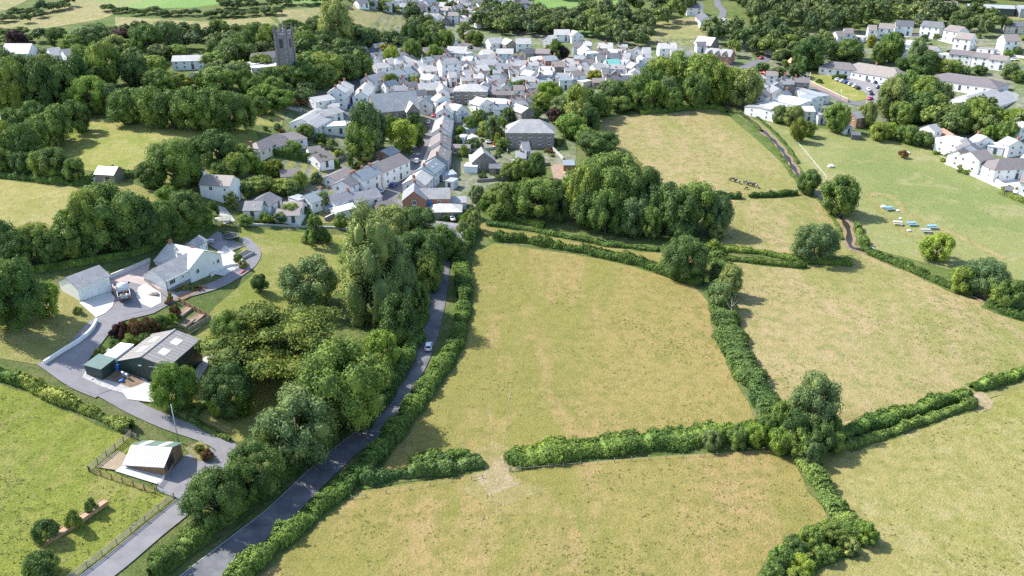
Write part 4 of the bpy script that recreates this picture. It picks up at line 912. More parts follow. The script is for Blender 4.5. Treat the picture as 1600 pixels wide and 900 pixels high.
# terraces along the village street (ridges run up the street)
street('697 152 694 169 8 6 2.4 l w 1v,694 171 689 199 8.5 5.6 2.6 s w 01v,688 201 688 220 8.5 5.6 2.6 b w 0v,689 221 683 242 8.5 5.6 2.6 b g 01v,680 245 662 262 8.5 5.2 2.6 u b 1v,659 264 646 280 9 5 2.5 l w 1',
       'in the terrace right of the street', 'terrace right of the village street')
street('725 188 741 188 6 3 1.6 b s,705 225 735 226 5 3 .9 b s,738 208 738 216 4 3 1 w w x,752 228 756 240 10 3.4 4 s s,765 256 790 256 6 2.6 1 q s,735 245 752 243 5 2.6 .1 w w x,727 257 747 258 5 2.6 .1 w w x,718 212 728 213 5 3.4 .1 l b,700 280 712 282 5 3 .1 m w,806 236 822 236 7 4.6 2 s g m,800 250 815 250 6 2.6 .6 l w,705 160 722 165 7 5.4 2 s w 0,715 178 733 178 6 3 .1 m w,750 172 755 178 5 3 2 s s,733 157 745 156 5 3 1.5 l s,762 190 770 190 4 2.6 .1 m w x',
       'among the yards behind the street terrace', 'buildings behind the street terrace')
street('727 131 745 131 11 6 2.6 l s h0,720 118 735 117 7 5 2.2 s c 0,742 140 775 140 7 3 1.6 b s,775 142 810 142 6 3 1.4 b s,745 150 760 156 9 4 2.4 l w,760 152 790 154 9 3.4 2 l w h,800 119 842 119 7 3.6 2 l s 0,776 125 790 122 7 4 2 s s,860 114 895 114 6.5 3.2 1.8 s w,843 104 865 103 7 4 2 l w 1,820 108 836 112 7 4 2 l w,798 95 825 94 8 4.6 2.2 s w 0,775 100 798 98 8 4.6 2.2 s s,745 92 778 93 8 5 2.4 s w 01,738 104 760 100 8 4.6 2.2 l c 0,728 98 742 94 7 5 2 s w 0,724 110 740 108 7 5 2 s b 1',
       'in the middle of the village', 'houses in the middle of the village')
street('762 60 783 58 10 3.6 2.6 l w,790 58 800 64 8 4 2.4 l s,806 60 829 60 8 5 2.6 l w,856 56 866 54 9 5 2.6 l g,866 46 890 46 9 4 2.6 l w,895 46 903 50 8 4 2.6 s w,776 76 802 76 8 5 2.2 l b,815 78 832 74 7 4 2.2 q s,838 76 860 77 7 3.6 2 b s,848 88 868 86 8 4.6 2 u r 1,830 90 846 87 7 5 1 w w,752 78 768 76 8 5 2.2 l w 1,768 82 776 88 8 5 2.4 q w 1,742 88 758 84 7 5 2 s b,862 96 885 96 8 4 2.2 b s,886 90 896 92 7 3.4 2.2 b w h,733 47 734 47 6 5 2 b r h',
       'on the upper side of the village', 'houses on the upper side of the village')
street('909 64 920 76 8 5 2.4 l w,918 80 926 84 8 6 .1 w b,935 67 957 67 8 5 2.6 l w m,948 76 972 78 8 4 2.2 l w,932 85 946 85 7 5 2.4 q w 1,948 83 968 83 7 5 2.4 q w 1,968 82 985 83 7 5 2.4 s w 0,946 93 966 92 7 4.4 2.2 n w,974 91 984 94 7 4.4 2.2 s w,905 100 915 97 8 5 2.6 l w 0,925 101 942 98 8 5 2.6 l w,940 106 950 106 8 5 2.6 q w,947 118 986 118 7 4.6 2.4 q w 0m,926 122 944 122 7 3 1.6 b s,900 122 918 128 6 3 .1 w c x,912 108 920 104 6 4 2 l w,990 105 1008 105 6 4.4 .1 b s,986 96 994 100 6 5 2.4 l w',
       'at the east side of the village', 'houses at the east side of the village')
street('1004 74 1016 74 8 5 2.8 l w,1000 84 1014 82 7 4 2.2 l w,1029 67 1056 67 8 5 2.6 l w m,1028 87 1036 96 8 4.6 2.6 q w,1018 96 1026 90 8 4.6 2.4 l w,1048 76 1066 76 7 4 2 s w,1062 82 1080 80 8 4 2.2 s w,1088 65 1105 65 6 4 2 q w,1092 55 1118 60 11 4 4 l s',
       'in the lane below the sloping paddock', 'houses below the sloping paddock')
street('1073 5 1098 5 9 5 2.6 q w 0,1098 12 1106 26 9 5 2.8 q w,1118 27 1134 30 6 2.6 1.2 s w,1185 8 1191 2 8 5 3 l w,1198 40 1203 44 8 4 2.4 l w,1190 52 1195 56 8 3.4 2.6 q w,1206 66 1216 62 8 5 2.6 b c 0,1222 62 1240 63 7 4 2 q c,1236 90 1242 92 6 3 2 t r,1235 75 1246 78 6 3 1.6 s w',
       'on the wooded slope', 'houses on the wooded slope')
street('598 2 612 5 8 3 2.2 q w,625 4 636 6 8 3 2.2 l w,650 5 664 6 7 3 2 q w,664 13 688 22 8 3 2.2 q w,676 26 684 16 7 3 2 l w,688 2 700 6 8 3 2.2 s w,694 8 708 12 8 3 2.2 b w,728 1 740 1 8 3 3 q w,740 17 746 19 7 5 3 l b,750 18 758 14 7 5 3 l w,760 17 770 12 7 5 3 l w,770 12 780 10 7 5 3 l w,782 3 796 6 8 3 2.2 s w,712 3 722 4 7 3 2 l w,745 4 760 2 8 3 2.2 q w,640 -4 660 -3 8 3 2 l w,700 -5 720 -4 8 3 2 s w,760 -3 780 -4 8 3 2 l w,704 0 712 2 6 3 2 s w,556 -1 572 0 8 3 2 q w',
       'on the hilltop estate', 'houses on the hilltop estate')
street('530 74 541 66 10 4.5 3 l s,545 70 556 76 9 4.5 2.4 s w,583 68 598 67 7 3 2.4 s w,574 74 594 76 7 3 2 q w,620 75 640 74 7 3 2 s w,634 70 642 66 7 4 2.4 l w,660 74 678 73 7 3 2 b w,700 72 730 73 8 3.4 2 s w,710 80 735 84 8 4 .1 s b,604 91 612 90 7 4 2.4 l w h,619 88 633 87 9 4.4 2.8 l w h,651 95 656 95 7 4 2.4 l w h,583 98 604 98 8 4 2 l w 1,630 96 648 97 7 4 2 l c 0,690 60 712 62 7 3.4 2 s w,585 62 590 62 6 3 2 l w',
       'on the north side of the village', 'houses on the north side')
street('571 119 600 112 7.5 4.6 2.4 s w 0,601 112 650 102 8 4.6 2.4 u w 1m,655 103 679 102 9 6 2.4 l w 1,662 113 680 117 8 6 2.4 s w 0b,653 130 684 129 9 5 2.6 l s,686 92 714 89 9 8.5 2.4 s w 01,648 133 660 134 6 3 .1 l w,672 147 664 155 7 5 2.6 u w,684 145 692 150 8 6.4 2.4 l w 1,690 128 693 140 6 6 2.2 s w 0,572 120 563 143 8 5.4 2.6 l w 01,524 137 538 122 8.5 7 2.4 l w 01m,700 113 712 112 6 5 2.2 l w',
       'round the square above the chapel', 'houses round the square')
street('484 150 515 150 10 4.5 1.4 l w,470 186 498 166 11 3.4 2 l w,478 192 512 168 9 3.6 2 l w,497 172 526 168 8 4.4 1.8 s w,505 191 540 196 8 3.6 .1 w w,512 160 530 163 6 4 1 s w,434 206 456 206 9 3 2.2 b w h,400 222 430 208 8 3 2.2 b c h0,425 217 440 217 7 3 2 b w h,488 240 510 237 9 3 2.2 b w,495 232 505 232 6 2.6 1.6 b w,480 228 500 229 6 2.6 1.6 b w',
       'beside the white hall above the gardens', 'buildings by the white hall')
street('392 80 436 79 9 5 2.4 b c,391 100 438 100 8 4.6 .1 w w,270 87 320 85 9 4 2 l w,302 114 312 110 7 3 2 l w,8 68 50 68 11 5 4 l w,74 76 92 73 9 5 3 l w,96 78 118 74 9 5 3 s w,380 100 400 98 7 3 .1 w w',
       'among the trees west of the church', 'houses west of the church')
street('534 283 550 272 8 5 2 q w 1,552 271 579 259 9 6 2.2 u w 01,583 256 624 238 10 6 2.6 b w,475 304 503 297 7.5 3.4 2 u w 1,512 305 545 299 7.5 3.4 2 s w 1,546 301 588 295 8 3.4 2.2 s w,612 312 588 316 6 2.6 1.8 b s,458 310 474 307 6 3 .1 m w,512 275 540 262 7 2.6 1.4 b w,565 265 590 250 6 3 1.6 s r 0,595 236 612 228 8 3 1.6 l t,437 262 470 266 6.5 3 1.8 b w,520 323 550 318 5 2.6 1 w w',
       'in the row left of the street', 'row left of the street foot')
street('383 311 411 317 9 3 1.8 q w,400 312 421 300 9 3 2 q w,443 312 474 319 9 3 2 b w,430 322 470 330 7 2.8 1.2 b w',
       'above the bungalow lawn', 'grey roofed bungalow group')
street('1300 72 1312 58 8 5 2.4 b w,1305 49 1318 48 8 6 2.6 b w,1319 44 1333 44 8 6 2.6 b w,1357 39 1370 39 8 6 2.6 b w,1375 36 1398 37 8 6 2.6 b w,1400 32 1428 32 8 6 2.6 q w,1444 32 1474 35 8 6 2.6 q w,1485 38 1508 43 9 6 2.8 b w,1498 50 1524 53 9 6 2.8 b w,1567 54 1590 53 10 6 3 b w,1410 62 1440 64 8 4 2.2 l w,1446 70 1466 73 8 4.4 2.2 b w,1338 56 1352 58 5 3 .1 w w,1408 75 1420 78 8 4 2 l w',
       'on the upper right estate', 'white houses at the upper right')
street('1487 77 1522 80 8 5 2 b w,1524 81 1550 84 8 5 2 b w,1550 85 1577 88 8 5 2 b w,1465 84 1486 84 6 3 .1 w w,1530 74 1556 78 5 2.6 .1 s w,1462 2 1496 2 10 5.6 2.6 b c,1570 34 1605 34 8 4 2.2 q c,1474 17 1486 18 5 3 1 b c',
       'in the upper right long row', 'long row at the upper right')
street('1482 112 1545 122 16 3.6 3 b w h,1510 150 1562 124 22 3.6 4.4 s w h,1300 95 1328 98 11 3.6 3 b w h,1342 95 1398 106 15 3.6 4 b w hm,1395 114 1445 120 9 3 1.6 s w',
       'with wide hipped spans behind the park', 'surgery and school')
street('1205 155 1225 168 14 5 1.2 l w,1187 168 1212 158 16 4.4 .8 m w,1222 146 1262 158 14 6.5 1 w w,1258 145 1278 152 9 7 .8 u w,1235 165 1270 166 13 5 1.2 l w,1270 178 1282 176 8 4 .1 s w,1205 130 1218 140 7 4 2 s w,1236 128 1290 150 6 4 .1 m w,1190 140 1206 128 8 4 2 l w',
       'in the workshop yard', 'pale workshops by the stream')
street('1450 196 1462 193 8 6 2 l w,1474 198 1490 212 6 3.4 1.6 t w,1480 222 1508 215 12 5.5 .1 w w,1510 213 1516 228 9 5 2.6 q w,1516 238 1540 232 10 5.5 2.6 b w,1562 248 1598 244 11 4.4 2.8 b w h,1545 225 1570 228 8 3 .1 w w,1590 188 1606 192 9 5 2.4 l w,1528 208 1542 214 8 4.6 2.2 s w 0,1575 212 1592 220 8 4.6 2.2 s w 1,1496 236 1506 230 7 4.6 2.2 b w,1535 252 1548 247 7 3 2 s w,1606 236 1620 240 8 4.6 2 l w,1330 176 1350 172 8 4.4 2 s t,1316 196 1326 194 5 2.6 1 l w,1331 205 1344 206 4 2.2 1 q k x,1572 290 1584 292 4 2.2 1 q k x,1600 268 1640 275 10 4.4 2.8 b w',
       'overlooking the park', 'houses overlooking the park')
house(1512, 6, 1585, 8, 14, 4.5, 1.4, 'm', 'd', 'long dark green shed with pale metal roof at the far upper right', name='industrial_shed', cat='shed', win=False)
house(1590, 8, 1640, 9, 14, 5, 1.4, 'm', 'm', 'blue grey metal shed at the top right corner', name='industrial_shed', cat='shed', win=False)
# named buildings
t, L, rz = house(578, 141, 648, 142, 13, 6.5, 7, 'z', 's', 'stone chapel with tall steep pale slate roof and pointed windows', name='chapel', cat='chapel', win=False, grow=.5)
s_ = -1 if math.cos(rz) > 0 else 1
for i in range(6): place_window(t, 't', (-L / 2 + 2.2 + i * 2.9, s_ * 6.5, 3.2), 0 if s_ > 0 else math.pi, 1.25)
g = MB(); 
shell(t, 9, 6, 6.2, 3.6, SL['l'], STONE, False, ox=L / 2 - 4, oy=s_ * 5.2, turn=math.pi / 2, roofname='porch_roof')
for i in range(7):
    x = -L / 2 + .7 + i * 2.9
    if x < L / 2 - 7.5: MB().box(x - .25, x + .25, -.5, .5, -1, 5.2).build('buttress', STONE, t, loc=(0, s_ * 6.9, 0))
t, L, rz = house(814, 186, 843, 186, 13, 6.4, 4.4, 's', 's', 'large stone house with big hipped slate roof at the end of the gardens', hip=True, name='stone_house', cat='house', ws=1.2)
t, L, rz = house(815, 222, 826, 221, 7, 4.6, 3, 's', 'g', 'small grey gabled wing house just below the large stone house', name='house')
t, L, rz = house(806, 160, 826, 170, 8, 5, 2, 'l', 's', 'stone house with pale roof behind the large stone house')
# brick house at the foot of the street
t, L, rz = house(648, 284, 646.5, 300, 8.6, 5.4, 3.4, 's', 'r', 'red brick house with grey slate roof and blue door at the street foot', name='brick_house', ch='0', win=False, grow=1)
u = Matrix.Rotation(rz, 4, 'Z')
fx = L / 2
place_window(t, 'n', (fx, 0, 4.4), -math.pi / 2, 1.4); place_window(t, 'w', (fx, 0, 1.4), -math.pi / 2, 1.3)
shell(t, 11, 7, 4.8, 2.8, SL['s'], BRICK, False, ox=fx - 7, oy=7.6, turn=math.pi / 2, roofname='wing_roof')
bd = MB().box(-.55, .55, -.05, .08, 0, 2.3).build('blue_door', BLUED, t); bd.location = (fx - 3.5, 5.5, .6); bd.rotation_euler = (0, 0, -math.pi / 2); bd.scale = (1.3, 1.3, 1.4)
place_window(t, 'n', (fx - 3.5, 9, 3.4), -math.pi / 2, 1.0)
house(690, 307, 728, 307, 5, 2.6, 1.4, 'm', 'w', 'low outbuilding with pale metal roof right of the brick house', name='outbuilding', cat='outbuilding')
house(688, 318, 704, 318, 8, 2.6, 1.8, 'l', 's', 'stone outbuilding with pale hipped roof in front of the low one', hip=True, name='outbuilding', cat='outbuilding', win=False)
house(694, 344, 708, 372, 8, 3, 2, 's', 'w', 'long low barn with grey slate roof behind the lane trees', name='outbuilding', cat='outbuilding', win=False)
house(880, 252, 897, 252, 7, 2.6, .6, 'u', 't', 'timber shed with grey felt roof beside the red earth yard', name='shed', cat='shed', win=False)
# brick almshouse terrace with three dormers
t, L, rz = house(1105, 72, 1146, 78, 9, 4.6, 3.2, 's', 'r', 'red brick house with three gabled dormers and end chimneys', name='brick_house', ch='01m', ws=1.1)
for k in (-.28, 0, .28):
    sd_ = -1 if math.cos(rz) > 0 else 1
    shell(t, 3.2, 2.6, 5.6, 1.5, SL['s'], BRICK, False, base=4, ox=L * k, oy=sd_ * 3.4, turn=math.pi / 2, roofname='dormer_roof'); place_window(t, 'n', (L * k, sd_ * 5.05, 4.9), 0 if sd_ > 0 else math.pi, .9)
# white cottage
t, L, rz = house(317, 266, 366, 281, 7.6, 5.6, 2.4, 'b', 'w', 'tall white cottage with brown slate roof and white chimney above the lawn', name='cottage', cat='cottage', win=False, brick=None, ch='0')
sd_ = -1 if math.cos(rz) > 0 else 1
for x, z, k in ((-1.5, 4.3, 'n'), (3.6, 4.1, 's'), (4.6, 1.6, 's')): place_window(t, k, (x, sd_ * 3.8, z), 0 if sd_ > 0 else math.pi, 1.25)
d = link('door', _d, t); d.location = (3.2, sd_ * 3.8, 0); d.rotation_euler = (0, 0, 0 if sd_ > 0 else math.pi)
# small stone barn in the top field
t, L, rz = house(154, 259, 184, 262, 6, 3, 1.8, 'm', 's', 'small stone field barn with white metal roof between the left fields', name='field_barn', cat='barn', win=False)
MB().box(-.7, .7, -.06, .06, 0, 2).build('doorway', BLACKM, t, loc=(1, -3.02, 0))
MB().tube([(0, 0, 0), (0, 0, 1.1)], [.8, .8], 12).build('water_tank', simple('tank_plastic', (.5, .55, .55), .5), None)
wt = bpy.data.objects['water_tank']; p = at(149, 283); wt.location = p; wt.scale = (1.3, 1.3, 1.3); tag(wt, 'pale round water tank beside the field barn', 'tank')
house(2, 178, 22, 178, 6, 2.6, 1.4, 'w', 't', 'small tan timber hut with white roof at the left edge', name='hut', cat='hut', win=False)
# garage
t, L, rz = house(102, 432, 155, 416, 8.0, 3.7, 1.9, 's', 'w', 'white double garage with grey slate roof beside the concrete apron', name='garage', cat='garage', win=False, grow=-.3)
sd_ = -1 if math.cos(rz) > 0 else 1
for i, x in enumerate((-2.1, 2.3)):
    g = MB()
    for k in range(6): g.box(-1.5, 1.5, -.05, .06 + .012 * (k % 2), .02 + k * .36, .36 + k * .36)
    g.build('garage_door', WHITE if i else UPVC, t, loc=(x, sd_ * 4.01, 0))
MB().bar((L / 2 + .03, sd_ * 4.1, -.2), (L / 2 + .03, sd_ * 4.1, 3.6), .1).build('downpipe', BLACKM, t)
MB().box(-L / 2 - .2, L / 2 + .2, -.08, .08, 2.28, 2.42).build('gutter', UPVC, t, loc=(0, sd_ * 4.4, 1.1))
# bungalow: two crossing wings
t, L, rz = house(237, 416, 303, 390.5, 8.6, 3.4, 2.6, 's', 'w', 'white bungalow with streaked slate roofs on two crossing wings', name='bungalow', cat='bungalow', win=False, ch='1')
sd_ = -1 if math.cos(rz) > 0 else 1; a_ = 0 if sd_ > 0 else math.pi
for x, k, sc_ in ((-L / 2 + 2.3, 'w', 1.15), (-L / 2 + 6.2, 's', 1.0), (-L / 2 + 9.6, 'n', 1.15)): place_window(t, k, (x, sd_ * 4.3, 2.0), a_, sc_)
q1, q2 = at(264, 370, 6.9), at(317, 396, 6.9); dv = q2 - q1; LW = math.hypot(dv.x, dv.y) + 1; an = math.atan2(dv.y, dv.x) - rz
mid = (q1 + q2) / 2 - Vector(t.location); ox = mid.x * math.cos(rz) + mid.y * math.sin(rz); oy = -mid.x * math.sin(rz) + mid.y * math.cos(rz)
wl, rf = shell(t, LW, 12.6, 3.6, 3.3, SL['l'], WHITE, False, ox=ox, oy=oy, turn=an, roofname='wing_roof')
chimney(rf, -LW / 2 + .6, 6.8, True)
for y, k, sc_, z in ((-3.4, 'n', 1.2, 1.75), (2.9, 's', .8, 1.9), (3.8 + .9, 'n', 1.1, 1.75)):
    f = place_window(t, k, (0, 0, 0), 0, sc_); v = Matrix.Rotation(an, 4, 'Z') @ Vector((LW / 2, y, z)); f.location = v + Vector((ox, oy, 0)); f.rotation_euler = (0, 0, an - math.pi / 2)
plm = MB().box(-L / 2 - .05, L / 2, -.06, .06, -1.2, .45).build('plinth', DSTONE, t, loc=(0, sd_ * 4.32, 0))
MB().box(-L / 2 - .2, L / 2 - 5, -.08, .08, 3.08, 3.22).build('gutter', UPVC, t, loc=(0, sd_ * 4.73, 0))
MB().bar((-L / 2 + .1, sd_ * 4.42, -1), (-L / 2 + .1, sd_ * 4.42, 3.2), .1).build('downpipe', BLACKM, t)
house(300, 376, 311, 367.5, 4.5, 2.6, 1.4, 's', 'w', 'small slate roofed outhouse behind the bungalow', name='outhouse', cat='outbuilding', win=False)
# dark green barn
t, L, rz = house(221, 556, 272, 517, 13, 4.6, 1.9, 'f', 'd', 'dark green steel barn with grey sheeted roof and pale rooflights', name='barn', cat='barn', win=False, over=.3, grow=.4)
sn = math.atan2(1.9, 6.5)
for x in (-L * .17, L * .2):
    for s in (-1, 1):
        m = MB().box(-1.3, 1.3, -1.0, 1.0, 0, .05).build('rooflight', LIGHTP, t); m.location = (x, s * 3.0, 4.6 + 1.9 * (1 - 3.0 / 6.5) + .13); m.rotation_euler = (-s * sn, 0, 0)
rg_ = MB(); rg_.bar((-L / 2 - .3, 0, 6.68), (L / 2 + .3, 0, 6.68), .5, .1); rg_.build('ridge_cap', BARNR, t)
for x in np.arange(-L / 2 + 1.2, L / 2, 1.2):                 # sheet seams, both slopes
    for s in (-1, 1):
        m = MB().box(-.05, .05, -3.35, 3.35, 0, .045).build('sheet_seam', BARNR, t); m.location = (x, s * 3.3, 4.6 + 1.9 * (1 - 3.3 / 6.5) + .11); m.rotation_euler = (-s * sn, 0, 0)
bx = -L / 2
MB().box(bx - .12, bx - .02, -6.0, -1.9, 0, 4.1).build('sliding_door', BLACKM, t); MB().box(bx - .2, bx - .04, -6.3, -1.6, 4.1, 4.28).build('door_rail', STEEL, t)
for y in np.arange(-1.2, 6.4, 1.25): MB().box(bx - .05, bx - .01, y - .04, y + .04, 0, 4.4).build('wall_rib', GREENST, t)
MB().box(bx - .25, bx - .02, .3, 1.1, 4.0, 4.3).build('lamp', UPVC, t)
simple_rib = simple('rib_shade', (0.16, 0.165, 0.17), .5, .1, 2)  # rib shadows painted into the colour: stable ribs darker than their metal sheets
# stable with open front
t, L, rz = house(206, 690, 268, 705, 7.6, 2.0, 1.7, 'm', 't', 'timber stable with white metal roof sheets and green rear slope', name='stable', cat='stable', win=False, over=.5)
sd_ = -1 if math.cos(rz) > 0 else 1; sn = math.atan2(1.7, 3.8)
m = MB().box(-L / 2 - .32, L / 2 + .32, -2.25, 2.25, 0, .05).build('rear_roof_sheet', GREENR, t); m.location = (0, -sd_ * 2.2, 2.0 + 1.7 * (1 - 2.2 / 3.8) + .12); m.rotation_euler = (sd_ * sn, 0, 0)
for x in (-L * .28, L * .22):
    m = MB().box(-.7, .7, -2.2, 2.2, 0, .04).build('rooflight', LIGHTP, t); m.location = (x, -sd_ * 2.2, 2.0 + 1.7 * (1 - 2.2 / 3.8) + .19); m.rotation_euler = (sd_ * sn, 0, 0)
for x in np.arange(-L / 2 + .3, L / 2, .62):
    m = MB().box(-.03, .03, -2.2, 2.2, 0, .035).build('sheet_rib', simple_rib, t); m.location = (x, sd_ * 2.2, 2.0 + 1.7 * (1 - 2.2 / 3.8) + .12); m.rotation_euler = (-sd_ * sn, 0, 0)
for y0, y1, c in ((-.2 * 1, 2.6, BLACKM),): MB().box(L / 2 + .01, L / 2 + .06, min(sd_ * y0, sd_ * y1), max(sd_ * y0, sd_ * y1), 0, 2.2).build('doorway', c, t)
for k in range(4): MB().box(-L / 2, L / 2, -.02, .05, .02 + k * .45, .42 + k * .45).build('wall_board', TIMBER, t, loc=(0, sd_ * 3.82, 0))
# sheds round the barn
def shed(px, py, w, d, h, rz, wall, roof, label, slope=.15, name='shed', cat='shed'):
    p = at(px, py); t = empty(name, p, rz)
    MB().add([(-w / 2, -d / 2, -.5), (w / 2, -d / 2, -.5), (w / 2, d / 2, -.5), (-w / 2, d / 2, -.5), (-w / 2, -d / 2, h), (w / 2, -d / 2, h), (w / 2, d / 2, h + slope * d), (-w / 2, d / 2, h + slope * d)],
             [(0, 3, 2, 1), (4, 5, 6, 7), (0, 1, 5, 4), (1, 2, 6, 5), (2, 3, 7, 6), (3, 0, 4, 7)]).build('wall', wall, t)
    m = MB().box(-w / 2 - .15, w / 2 + .15, -d / 2 - .15, d / 2 + .15, 0, .1).build('roof', roof, t); m.location = (0, 0, h + slope * d / 2 + .02); m.rotation_euler = (math.atan(slope), 0, 0)
    tag(t, label, cat); return t
br = rz_barn = math.atan2(*(at(272, 517) - at(221, 556)).yx)
t = shed(160, 582, 5.2, 4.2, 2.6, br, GREENST, GREENR, 'small dark green steel shed with flat green roof beside the barn')
MB().box(-.5, .5, -.04, .04, 0, 2).build('door', BLACKM, t, loc=(1, -2.12, 0))
t = shed(187, 561, 7.0, 3.6, 2.3, br, UPVC, WHITE, 'white summerhouse with flat white roof between shed and barn', 0, 'summerhouse', 'summerhouse')
for k in range(5): place_window(t, 'n', (-2.8 + k * 1.3, -1.82, 1.3), math.pi, .85)
for k in range(2): place_window(t, 'n', (-3.52, -.8 + k * 1.6, 1.3), math.pi / 2, .9)

# ------------------------------------------------------------------ church tower
def church():
    b = at(451, 128); W = 7.2; s = ppm(b)
    lo, hi = 5, 60
    for _ in range(20):
        m = (lo + hi) / 2
        if proj(b + Vector((0, 0, m)))[1] > 52: lo = m
        else: hi = m
    Ht = lo; W = 27 / ppm(b + Vector((0, 0, Ht))) * .76
    t = empty('church_tower', b, math.radians(-14)); tag(t, 'tall dark stone church tower with battlements, corner pinnacles and flagpole', 'church tower')
    MB().box(-W / 2, W / 2, -W / 2, W / 2, -2, Ht).build('tower_wall', DSTONE, t)
    for sx in (-1, 1):
        for sy in (-1, 1):
            m = MB()
            for k, (z0, z1, o) in enumerate(((-2, Ht * .33, .95), (Ht * .33, Ht * .66, .7), (Ht * .66, Ht + .3, .5))):
                cx, cy = sx * W * .42, sy * W * .42
                m.box(cx - .45, cx + .45, min(sy * W * .3, sy * (W / 2 + o)), max(sy * W * .3, sy * (W / 2 + o)), z0, z1)
                m.box(min(sx * W * .3, sx * (W / 2 + o)), max(sx * W * .3, sx * (W / 2 + o)), cy - .45, cy + .45, z0 + .003, z1 + .003)
            m.build('buttress', DSTONE, t)
            p = MB(); x, y = sx * (W / 2 - .1), sy * (W / 2 - .1)
            for dx, dy, q in ((0, 0, 1), (-.55, 0, .6), (.55, 0, .6), (0, .55, .6), (0, -.55, .6)):
                p.tube([(x + dx, y + dy, Ht), (x + dx, y + dy, Ht + 2.0 * q + .6), (x + dx, y + dy, Ht + 4.6 * q + .6)], [.38 * q, .34 * q, .04], 6)
            p.build('pinnacle', DSTONE, t)
    for z in (Ht * .35, Ht * .68, Ht * .97): MB().box(-W / 2 - .18, W / 2 + .18, -W / 2 - .18, W / 2 + .18, z, z + .22).build('string_course', STONE, t)
    for s_ in range(4):
        a = s_ * math.pi / 2; R_ = Matrix.Rotation(a, 4, 'Z')
        for k in range(5):
            m = MB().box(-.38, .38, -.2, .2, Ht + .2, Ht + 1.3).build('merlon', DSTONE, t); m.location = R_ @ Vector((-W / 2 + .95 + k * (W - 1.9) / 4, -W / 2 + .1, 0)); m.rotation_euler = (0, 0, a)
        m = MB(); m.box(-.95, .95, -.06, .05, Ht * .72, Ht * .9); mm = m.build('belfry_opening', BLACKM, t); mm.location = R_ @ Vector((0, -W / 2 - .02, 0)); mm.rotation_euler = (0, 0, a)
        for k in range(7): MB().box(-.9, .9, -.14, .02, Ht * .72 + .2 + k * .5, Ht * .72 + .36 + k * .5).build('louvre', SLATEW, mm)
        m = MB().box(-.9, .9, -.1, .05, Ht * .42, Ht * .58).build('blind_window', STONE, t); m.location = R_ @ Vector((0, -W / 2 - .02, 0)); m.rotation_euler = (0, 0, a)
    MB().tube([(0, 0, Ht), (0, 0, Ht + 9)], [.12, .05], 6).build('flagpole', UPVC, t)
church()
# ------------------------------------------------------------------ dense infill of the village: small ridges between the listed houses
def infill():
    quarter = [('behind the street terrace yards', [(730, 128), (830, 128), (850, 150), (790, 165), (735, 160)]),
               ('in the village heart', [(722, 84), (860, 84), (905, 100), (900, 122), (800, 132), (724, 122)]),
               ('on the east side', [(905, 62), (1000, 72), (1010, 100), (985, 115), (905, 112), (896, 80)]),
               ('near the square', [(600, 112), (650, 104), (690, 118), (690, 140), (655, 145), (630, 138), (605, 125)]),
               ('at the village edge', [(560, 72), (700, 74), (700, 92), (600, 98), (560, 88)]),
               ('on the hilltop estate', [(570, -6), (830, -8), (830, 14), (790, 26), (700, 28), (640, 14)]),
               ('near the surgery', [(1180, 120), (1215, 108), (1260, 122), (1240, 140), (1190, 150)])]
    seen = {}
    out = []
    for where, poly in quarter:
        P = np.array(poly, float); x0, y0 = P.min(0); x1, y1 = P.max(0)
        for _ in range(210):
            x, y = random.uniform(x0, x1), random.uniform(y0, y1)
            if not inpoly(np.array([[x, y]]), poly)[0]: continue
            p = at(x, y, 6); L = random.uniform(5.5, 9); w = random.uniform(4.5, 6.5)
            if any(math.hypot(p.x - a, p.y - b) < c * .66 + max(L, w) * .48 for a, b, c, _ in ALLH): continue
            if any(math.hypot(p.x - q.x, p.y - q.y) < 6 for q in ROADP): continue
            out.append((where, x, y, L, w))
            ALLH.append((p.x, p.y, max(L, w) / 2, 0))
    out.sort(key=lambda q: (q[0], q[1]))
    for where, x, y, L, w in out:
        a = random.choice([0, 0, .35, -.3, 1.5, 1.2]); s = ppm(at(x, y)); dx = L * s * math.cos(a) / 2; dy = -L * s * math.sin(a) / 2 * .28
        rk = random.choice('ssllbbqu'); wk = random.choice('wwwwcsgb'); e = random.choice([2.8, 4.6, 5.0])
        k = (where, rk, wk); seen[k] = seen.get(k, 0) + 1; n = seen[k]
        lab = f"{'small' if e < 3 else 'narrow'} {WN[wk]} house with {RN[rk]} roof {where}" + ('' if n == 1 else f', {ORD[n - 1].split()[0]} from left')
        house(x - dx, y - dy, x + dx, y + dy, w, e, 2.0, rk, wk, lab, 'small houses packed into the village', ws=1.2, ch=random.choice(['0', '01', '1']), brick=random.choice([True, False]))
ROADP = [at(*p) for p in LANE_PX[18:]] + [at(712, 90), at(712, 72), at(700, 55), at(690, 45)] + [at(*p) for p in [(520, 200), (545, 178), (552, 158), (556, 128), (1270, 140), (1230, 128), (1190, 112)]]
infill()

